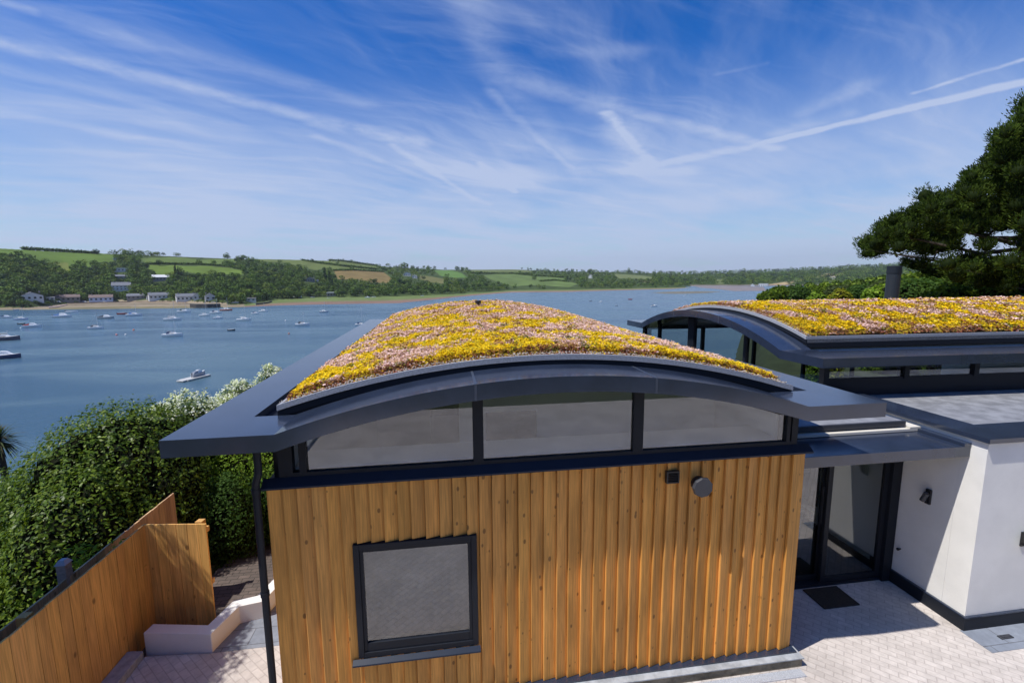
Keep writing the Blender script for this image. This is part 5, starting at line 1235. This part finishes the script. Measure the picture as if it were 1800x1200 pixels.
def boat(kind, u, v, px, label, col=WHITE, cover=None, head=0.0, mast_h=None, group='boats moored in the estuary', onshore=False):
    p = hit_z(u, v, WATER) if not onshore else at(u, v)
    if p is None: return
    D = math.hypot(p.x, p.y); L = px/F_PX*(FW.x*p.x+FW.y*p.y)
    L = min(L, 16); W = L*.31; H = L*.115+.22; s = 1
    rz = -YAW+head if True else 0
    rz += math.atan2(-p.x, p.y)*.35
    r = empty(kind, tuple(p), label, 'boat', group, rz)
    mb, dk = hull_mesh(L, W, H, col, WHITE); mb.build('hull', M['hull'], r, attr=True)
    m2 = MB(); n = len(dk); m2.add(dk, [tuple(range(n))], tuple(min(.85, c*.9+.1) for c in (WHITE if col != RED else RED))); m2.build('deck', M['hull'], r, attr=True, fix=False)
    if px < 7.5: mast_h = mast_h
    hc = H*1.05
    if kind == 'sailing_boat':
        m2 = MB(); m2.hexa([(-L*.18, -W*.26, hc), (L*.22, -W*.17, hc), (L*.22, W*.17, hc), (-L*.18, W*.26, hc), (-L*.15, -W*.22, hc+L*.085), (L*.14, -W*.13, hc+L*.07), (L*.14, W*.13, hc+L*.07), (-L*.15, W*.22, hc+L*.085)], WHITE); cb = m2.build('cabin', M['hull'], r, attr=True)
        for s_ in (-1, 1):
            m3 = MB(); m3.hexa([(-L*.10, s_*W*.245, hc+.012*L), (L*.08, s_*W*.20, hc+.012*L), (L*.08, s_*W*.215, hc+.012*L), (-L*.10, s_*W*.26, hc+.012*L), (-L*.10, s_*W*.225, hc+.035*L), (L*.08, s_*W*.18, hc+.033*L), (L*.08, s_*W*.20, hc+.033*L), (-L*.10, s_*W*.245, hc+.035*L)]); m3.build('window', M['darkglass'], cb)
        mh = mast_h or 1.15
        m2 = MB(); m2.tube([(L*.12, 0, hc), (L*.12, 0, hc+L*mh)], .050+L*.002, 6, (.55, .56, .58)); m2.build('mast', M['hull'], r, attr=True)
        m2 = MB(); m2.tube([(L*.12, 0, hc+L*.13), (-L*.26, 0, hc+L*.125)], [.06+L*.006, .05+L*.012], 7, cover or (.6, .6, .58)); m2.build('boom_cover', M['hull'], r, attr=True)
        m2 = MB(); m2.tube([(L*.12, 0, hc+L*mh*.98), (L*.47, 0, hc+.1)], .022, 4, (.5, .5, .5)); m2.tube([(L*.12, 0, hc+L*mh*.98), (-L*.47, 0, hc+.1)], .018, 4, (.5, .5, .5)); m2.build('rigging', M['hull'], r, attr=True)
        if cover:
            m2 = MB(); m2.hexa([(-L*.30, -W*.26, hc), (-L*.12, -W*.26, hc), (-L*.12, W*.26, hc), (-L*.30, W*.26, hc), (-L*.27, -W*.22, hc+L*.10), (-L*.13, -W*.2, hc+L*.115), (-L*.13, W*.2, hc+L*.115), (-L*.27, W*.22, hc+L*.10)], cover); m2.build('sprayhood', M['hull'], r, attr=True)
    elif kind == 'motor_boat':
        m2 = MB(); m2.hexa([(-L*.12, -W*.36, hc), (L*.26, -W*.26, hc), (L*.26, W*.26, hc), (-L*.12, W*.36, hc), (-L*.10, -W*.30, hc+L*.145), (L*.10, -W*.24, hc+L*.13), (L*.10, W*.24, hc+L*.13), (-L*.10, W*.30, hc+L*.145)], WHITE); cb = m2.build('cabin', M['hull'], r, attr=True)
        m2 = MB(); m2.hexa([(L*.045, -W*.30, hc+L*.04), (L*.20, -W*.23, hc+L*.03), (L*.20, W*.23, hc+L*.03), (L*.045, W*.30, hc+L*.04), (L*.02, -W*.28, hc+L*.087), (L*.13, -W*.235, hc+L*.075), (L*.13, W*.235, hc+L*.075), (L*.02, W*.28, hc+L*.087)]); m2.build('windscreen', M['darkglass'], cb)
        if cover: m2 = MB(); m2.hexa([(-L*.42, -W*.40, hc), (-L*.125, -W*.38, hc), (-L*.125, W*.38, hc), (-L*.42, W*.40, hc), (-L*.38, -W*.34, hc+L*.05), (-L*.13, -W*.3, hc+L*.11), (-L*.13, W*.3, hc+L*.11), (-L*.38, W*.34, hc+L*.05)], cover); m2.build('canopy', M['hull'], r, attr=True)
        m2 = MB(); m2.box(-L*.52, -L*.47, -W*.09, W*.09, -.2, H+L*.05, DARK); m2.build('outboard_motor', M['hull'], r, attr=True)
    else:
        for t in (-.2, .12): m2 = MB(); m2.box(L*t, L*t+L*.07, -W*.40, W*.40, H*.9, H*1.04, (.3, .25, .18)); m2.build('seat', M['hull'], r, attr=True)
        m2 = MB(); m2.box(-L*.54, -L*.48, -W*.12, W*.12, -.2, H+L*.09, DARK); m2.build('outboard_motor', M['hull'], r, attr=True)
    return r
S, Mo, Di = 'sailing_boat', 'motor_boat', 'dinghy'
BOATS = [
 (Di, 29, 545, 8, 'small grey boat close under the far left shore', GREY, None, .1, None),
 (Mo, 11, 559, 18, 'small white cabin boat with dark stern at the far left', WHITE, NAVY, .2, None),
 (S, 38, 562, 19, 'low pale yacht with blue hull line near the far left', (.55, .6, .72), None, .1, 1.0),
 (Di, 38, 570, 11, 'dark green dinghy just behind the white and red cruiser', (.03, .07, .06), None, 0, None),
 (Mo, 57, 575, 26, 'white cabin cruiser with red waterline left of centre bay', WHITE, RED, .15, None),
 (S, 8, 598, 44, 'long dark-hulled yacht with covers, cut by the left edge', (.10, .10, .13), DARK, .12, .25),
 (Mo, 8, 630, 46, 'navy-hulled motor boat with white cabin, nearest the left edge', NAVY, NAVY, .15, None),
 (Mo, 110, 558, 28, 'grey and white motor cruiser with blue stern cover', (.62, .66, .70), BLUE, .05, None),
 (Di, 127, 549.5, 19, 'plain white open launch near the slipway', WHITE, None, 0, None),
 (Mo, 187, 560, 24, 'grey-hulled cruiser with dark wheelhouse off the beach', (.42, .45, .46), DARK, .05, None),
 (Di, 215, 552.5, 15, 'bright red open boat off the beach', RED, None, .05, None),
 (S, 236, 555, 24, 'white yacht with blue boom cover beside the red boat', WHITE, BLUE, .1, .7),
 (S, 169, 578, 24, 'white yacht with black spray hood in the left middle water', WHITE, DARK, .05, 1.0),
 (S, 304, 563, 28, 'long white yacht with grey stern cover in the middle water', WHITE, GREY, .05, 1.15),
 (S, 304, 591, 32, 'white yacht with navy canopy and tall mast, largest in the middle water', WHITE, NAVY, .05, 1.45),
 (S, 324, 549, 22, 'small white yacht with green cover near the beach wall', WHITE, (.05, .09, .08), 0, 1.0),
 (S, 360, 555.5, 18, 'white yacht moored off the dark quay wall', WHITE, None, 0, 1.3),
 (S, 380, 551, 20, 'white yacht with navy cover off the end of the quay', WHITE, NAVY, 0, 1.2),
 (Mo, 383, 560, 15, 'small all-white cabin boat in front of the quay yachts', WHITE, None, .2, None),
 (S, 398, 546, 20, 'white yacht with red hull stripe closest to the quay trees', (.55, .20, .16), None, 0, 1.0),
 (Di, 407, 581, 12, 'small dark rowing dinghy alone in open water', DARK, None, .1, None),
 (S, 429, 563.5, 24, 'white yacht with short mast, last of the middle group', WHITE, None, .05, .9),
 (S, 449, 552, 14, 'white yacht overlapping its neighbour near the marsh end', WHITE, NAVY, 0, 1.1),
 (S, 463, 548, 15, 'slim white yacht next to the overlapping pair', WHITE, None, 0, .9),
 (S, 569.5, 549, 15, 'white yacht with dark waterline alone before the mud bank', (.5, .52, .55), None, .1, 1.1),
 (S, 532, 572, 24, 'white yacht with black cover alone in the water left of the roof', WHITE, DARK, .05, .9),
 (S, 634, 572, 19, 'white yacht half hidden behind the roof edge', WHITE, NAVY, .1, 1.6),
 (Di, 1038.5, 529.5, 4.5, 'tiny dark boat left of the small channel boats', DARK, None, 0, None),
 (Mo, 1056, 531, 6.5, 'tiny white motor boat beyond the front roof', WHITE, None, 0, None),
 (Di, 1084, 537.5, 5, 'tiny grey boat in the channel below the white one', GREY, None, 0, None),
 (Di, 1108, 526.5, 7, 'tiny reddish boat in the channel', RED, None, 0, None),
 (Mo, 1150, 538.5, 11, 'white motor boat with dark stern left of the rear roof', WHITE, DARK, .2, None),
 (S, 1204, 520, 4, 'tiny white yacht in front of the mid-channel mudbank', WHITE, None, 0, 1.4)]
for (k, u, v, px, lab, col, cov, hd, mh) in BOATS: boat(k, u, v, px, lab, col, cov, hd, mh)
for (k, u, v, px, lab, col) in [(Di, 523, 522.6, 14, 'pair-end white boat pulled up on the marsh grass', WHITE), (Di, 549, 523.3, 8, 'grey boat lying on the marsh beside the white one', GREY), (Di, 577, 524.5, 5, 'small white boat beached below the boathouse', WHITE), (Mo, 646, 523.5, 9, 'white and blue boat stranded on the mud edge', (.6, .66, .75)), (Di, 657, 522.6, 7, 'white dinghy beached right of the stranded blue one', WHITE), (Di, 742, 520.4, 6, 'lone pale dinghy on the marsh near the roof crest', WHITE), (Mo, 413, 532.5, 12, 'white boat ashore beside the quay', WHITE), (Di, 376, 531.5, 8, 'pale boat laid up on the quay', (.6, .6, .6))]:
    boat(k, u, v, px, lab, col, None, .1, None, 'boats laid up on the shore', True)
for (u, v, col, lab) in [(205, 589, (.75, .28, .25), 'pink-red mooring buoy, left of three in open water'), (221, 589, (.8, .8, .78), 'white mooring buoy in the middle of three'), (235, 580.5, (.75, .22, .12), 'orange mooring buoy, right of three in open water'), (508, 587, (.45, .2, .15), 'brownish mooring buoy left of the roof'), (37, 577, (.7, .8, .75), 'pale buoy by the white and red cruiser'), (502, 564, (.75, .75, .72), 'white buoy left of the lone black-covered yacht')]:
    p = hit_z(u, v, WATER); mb = MB(); secs = []
    for i in range(9):
        th = math.pi*i/8; q = max(math.sin(th), .03)*.42; secs.append([(q*math.cos(2*math.pi*j/12), q*math.sin(2*math.pi*j/12), -.42*math.cos(th)+.2) for j in range(12)])
    mb.sweep(secs, col); mb.tube([(0, 0, .55), (0, 0, .8)], .06, 6, (.3, .3, .3)); o = mb.build('mooring_buoy', M['hull'], attr=True); o.location = p; tag(o, lab, 'buoy', 'mooring buoys')
# floating pontoon with a boat on it
a, b, c = hit_z(312, 665.5, WATER), hit_z(331, 670.5, WATER), hit_z(371, 660.5, WATER)
ax = (c-b); Lp = ax.length; ax.normalize(); rz = math.atan2(ax.y, ax.x); mid = (b+c)/2
root = empty('pontoon', tuple(mid), 'pale floating pontoon raft alone in the near water', 'pontoon', None, rz)
Wp = 2.6
mb = MB(); mb.box(-Lp/2, Lp/2, 0, Wp, .12, .42, (.52, .50, .46)); mb.build('platform', M['hull'], root, attr=True)
mb = MB(); mb.box(-Lp/2+.1, Lp/2-.1, .1, Wp-.1, -.3, .118, (.12, .11, .10)); mb.build('float', M['hull'], root, attr=True)
mb = MB(); mb.box(-Lp/2-1.0, -Lp/2-.0, .4, Wp-.2, .14, .38, (.55, .53, .49)); mb.build('gangway', M['hull'], root, attr=True)
bt = boat(Mo, 347, 659.5, 40, 'grey covered boat lying on the floating pontoon', (.36, .38, .42), (.22, .24, .28), 0, None, None)
bt.rotation_euler = (0, 0, rz); n_ = Vector((-ax.y, ax.x, 0)); bt.location = mid+n_*1.5+ax*1.2+Vector((0, 0, .62)); bt.scale = (.68, .6, .8); del bt['category']; bt['category'] = 'boat'
# parked cars and slipway by the terrace
for (u, v, col, lab) in [(103, 531.5, (.75, .75, .75), 'white car parked before the left end of the stone terrace'), (110, 532, (.06, .06, .08), 'dark car parked beside the white one before the terrace'), (128, 532, (.70, .70, .72), 'white car before the right end of the stone terrace'), (143, 532, (.10, .12, .16), 'dark blue car between terrace and cottages'), (149, 532, (.65, .66, .68), 'silver car between terrace and cottages'), (184, 532, (.72, .72, .72), 'white car parked before the pale blue cottages')]:
    p = at(u, v)
    r = empty('parked_car', tuple(p), lab, 'car', 'cars parked along the far waterfront', random.uniform(-.4, .4))
    mb = MB(); mb.hexa([(-2.1, -.85, .3), (2.1, -.85, .3), (2.1, .85, .3), (-2.1, .85, .3), (-2.05, -.82, .9), (2.0, -.82, .8), (2.0, .82, .8), (-2.05, .82, .9)], col)
    mb.hexa([(-1.6, -.78, .88), (1.0, -.78, .83), (1.0, .78, .83), (-1.6, .78, .88), (-1.2, -.65, 1.45), (.4, -.65, 1.45), (.4, .65, 1.45), (-1.2, .65, 1.45)], tuple(c*.6 for c in col)); mb.build('body', M['hull'], r, attr=True, bevel=.05)
    for x in (-1.3, 1.3):
        for y in (-.8, .8): m2 = MB(); m2.tube([(x, y-.1, .32), (x, y+.1, .32)], .32, 10, (.02, .02, .02)); m2.build('wheel', M['hull'], r, attr=True)
# quay wall and jetty
def strip(name, line, h, w, col, label, cat):
    mb = MB(); P = [at(*q) or hit_z(*q, WATER) for q in line]; secs = []
    for p in P:
        d = Vector((p.x, p.y, 0)).normalized(); secs.append([(p.x, p.y, WATER-1), (p.x+d.x*w, p.y+d.y*w, WATER-1), (p.x+d.x*w, p.y+d.y*w, WATER+h), (p.x, p.y, WATER+h)])
    mb.sweep(secs, col); return tag(mb.build(name, M['far'], attr=True), label, cat)
strip('quay_wall', [(334, 540.5), (345, 541.3), (365, 541.6), (388, 540.5)], 3.2, 8, (.055, .05, .045), 'dark stone quay wall jutting along the far shore', 'quay')
strip('slipway', [(86, 541.5), (100, 540.5), (118, 536.5)], 1.0, 14, (.36, .27, .24), 'pinkish concrete slipway below the stone terrace', 'slipway')
strip('jetty', [(450, 536.0), (470, 533.5), (478, 531)], 1.6, 6, (.07, .06, .05), 'low dark jetty at the marsh end of the shore', 'jetty')
strip('sea_wall', [(118, 533.8), (170, 532.8), (230, 531.4), (300, 531.6), (330, 533)], 1.6, 1.2, (.30, .22, .15), 'brown sea wall behind the beach', 'sea wall')
# ------------------------------------------------------------------ thin summer haze over the estuary
mb = MB(); mb.box(-5200, 5200, -70, 6900, -26, 260)
hz = bpy.data.materials.new('haze'); hz.use_nodes = True; t = NT(hz.node_tree); t.n.clear()
vo = t.new('ShaderNodeVolumePrincipled', inp={'Color': (.85, .90, 1.0, 1), 'Density': 0.00007, 'Anisotropy': 0.3})
t.l.new(vo.outputs[0], t.new('ShaderNodeOutputMaterial').inputs['Volume'])
o = mb.build('haze', hz); o['kind'] = 'stuff'; o['label'] = 'thin bluish summer haze hanging over the estuary and far hills'; o['category'] = 'haze'
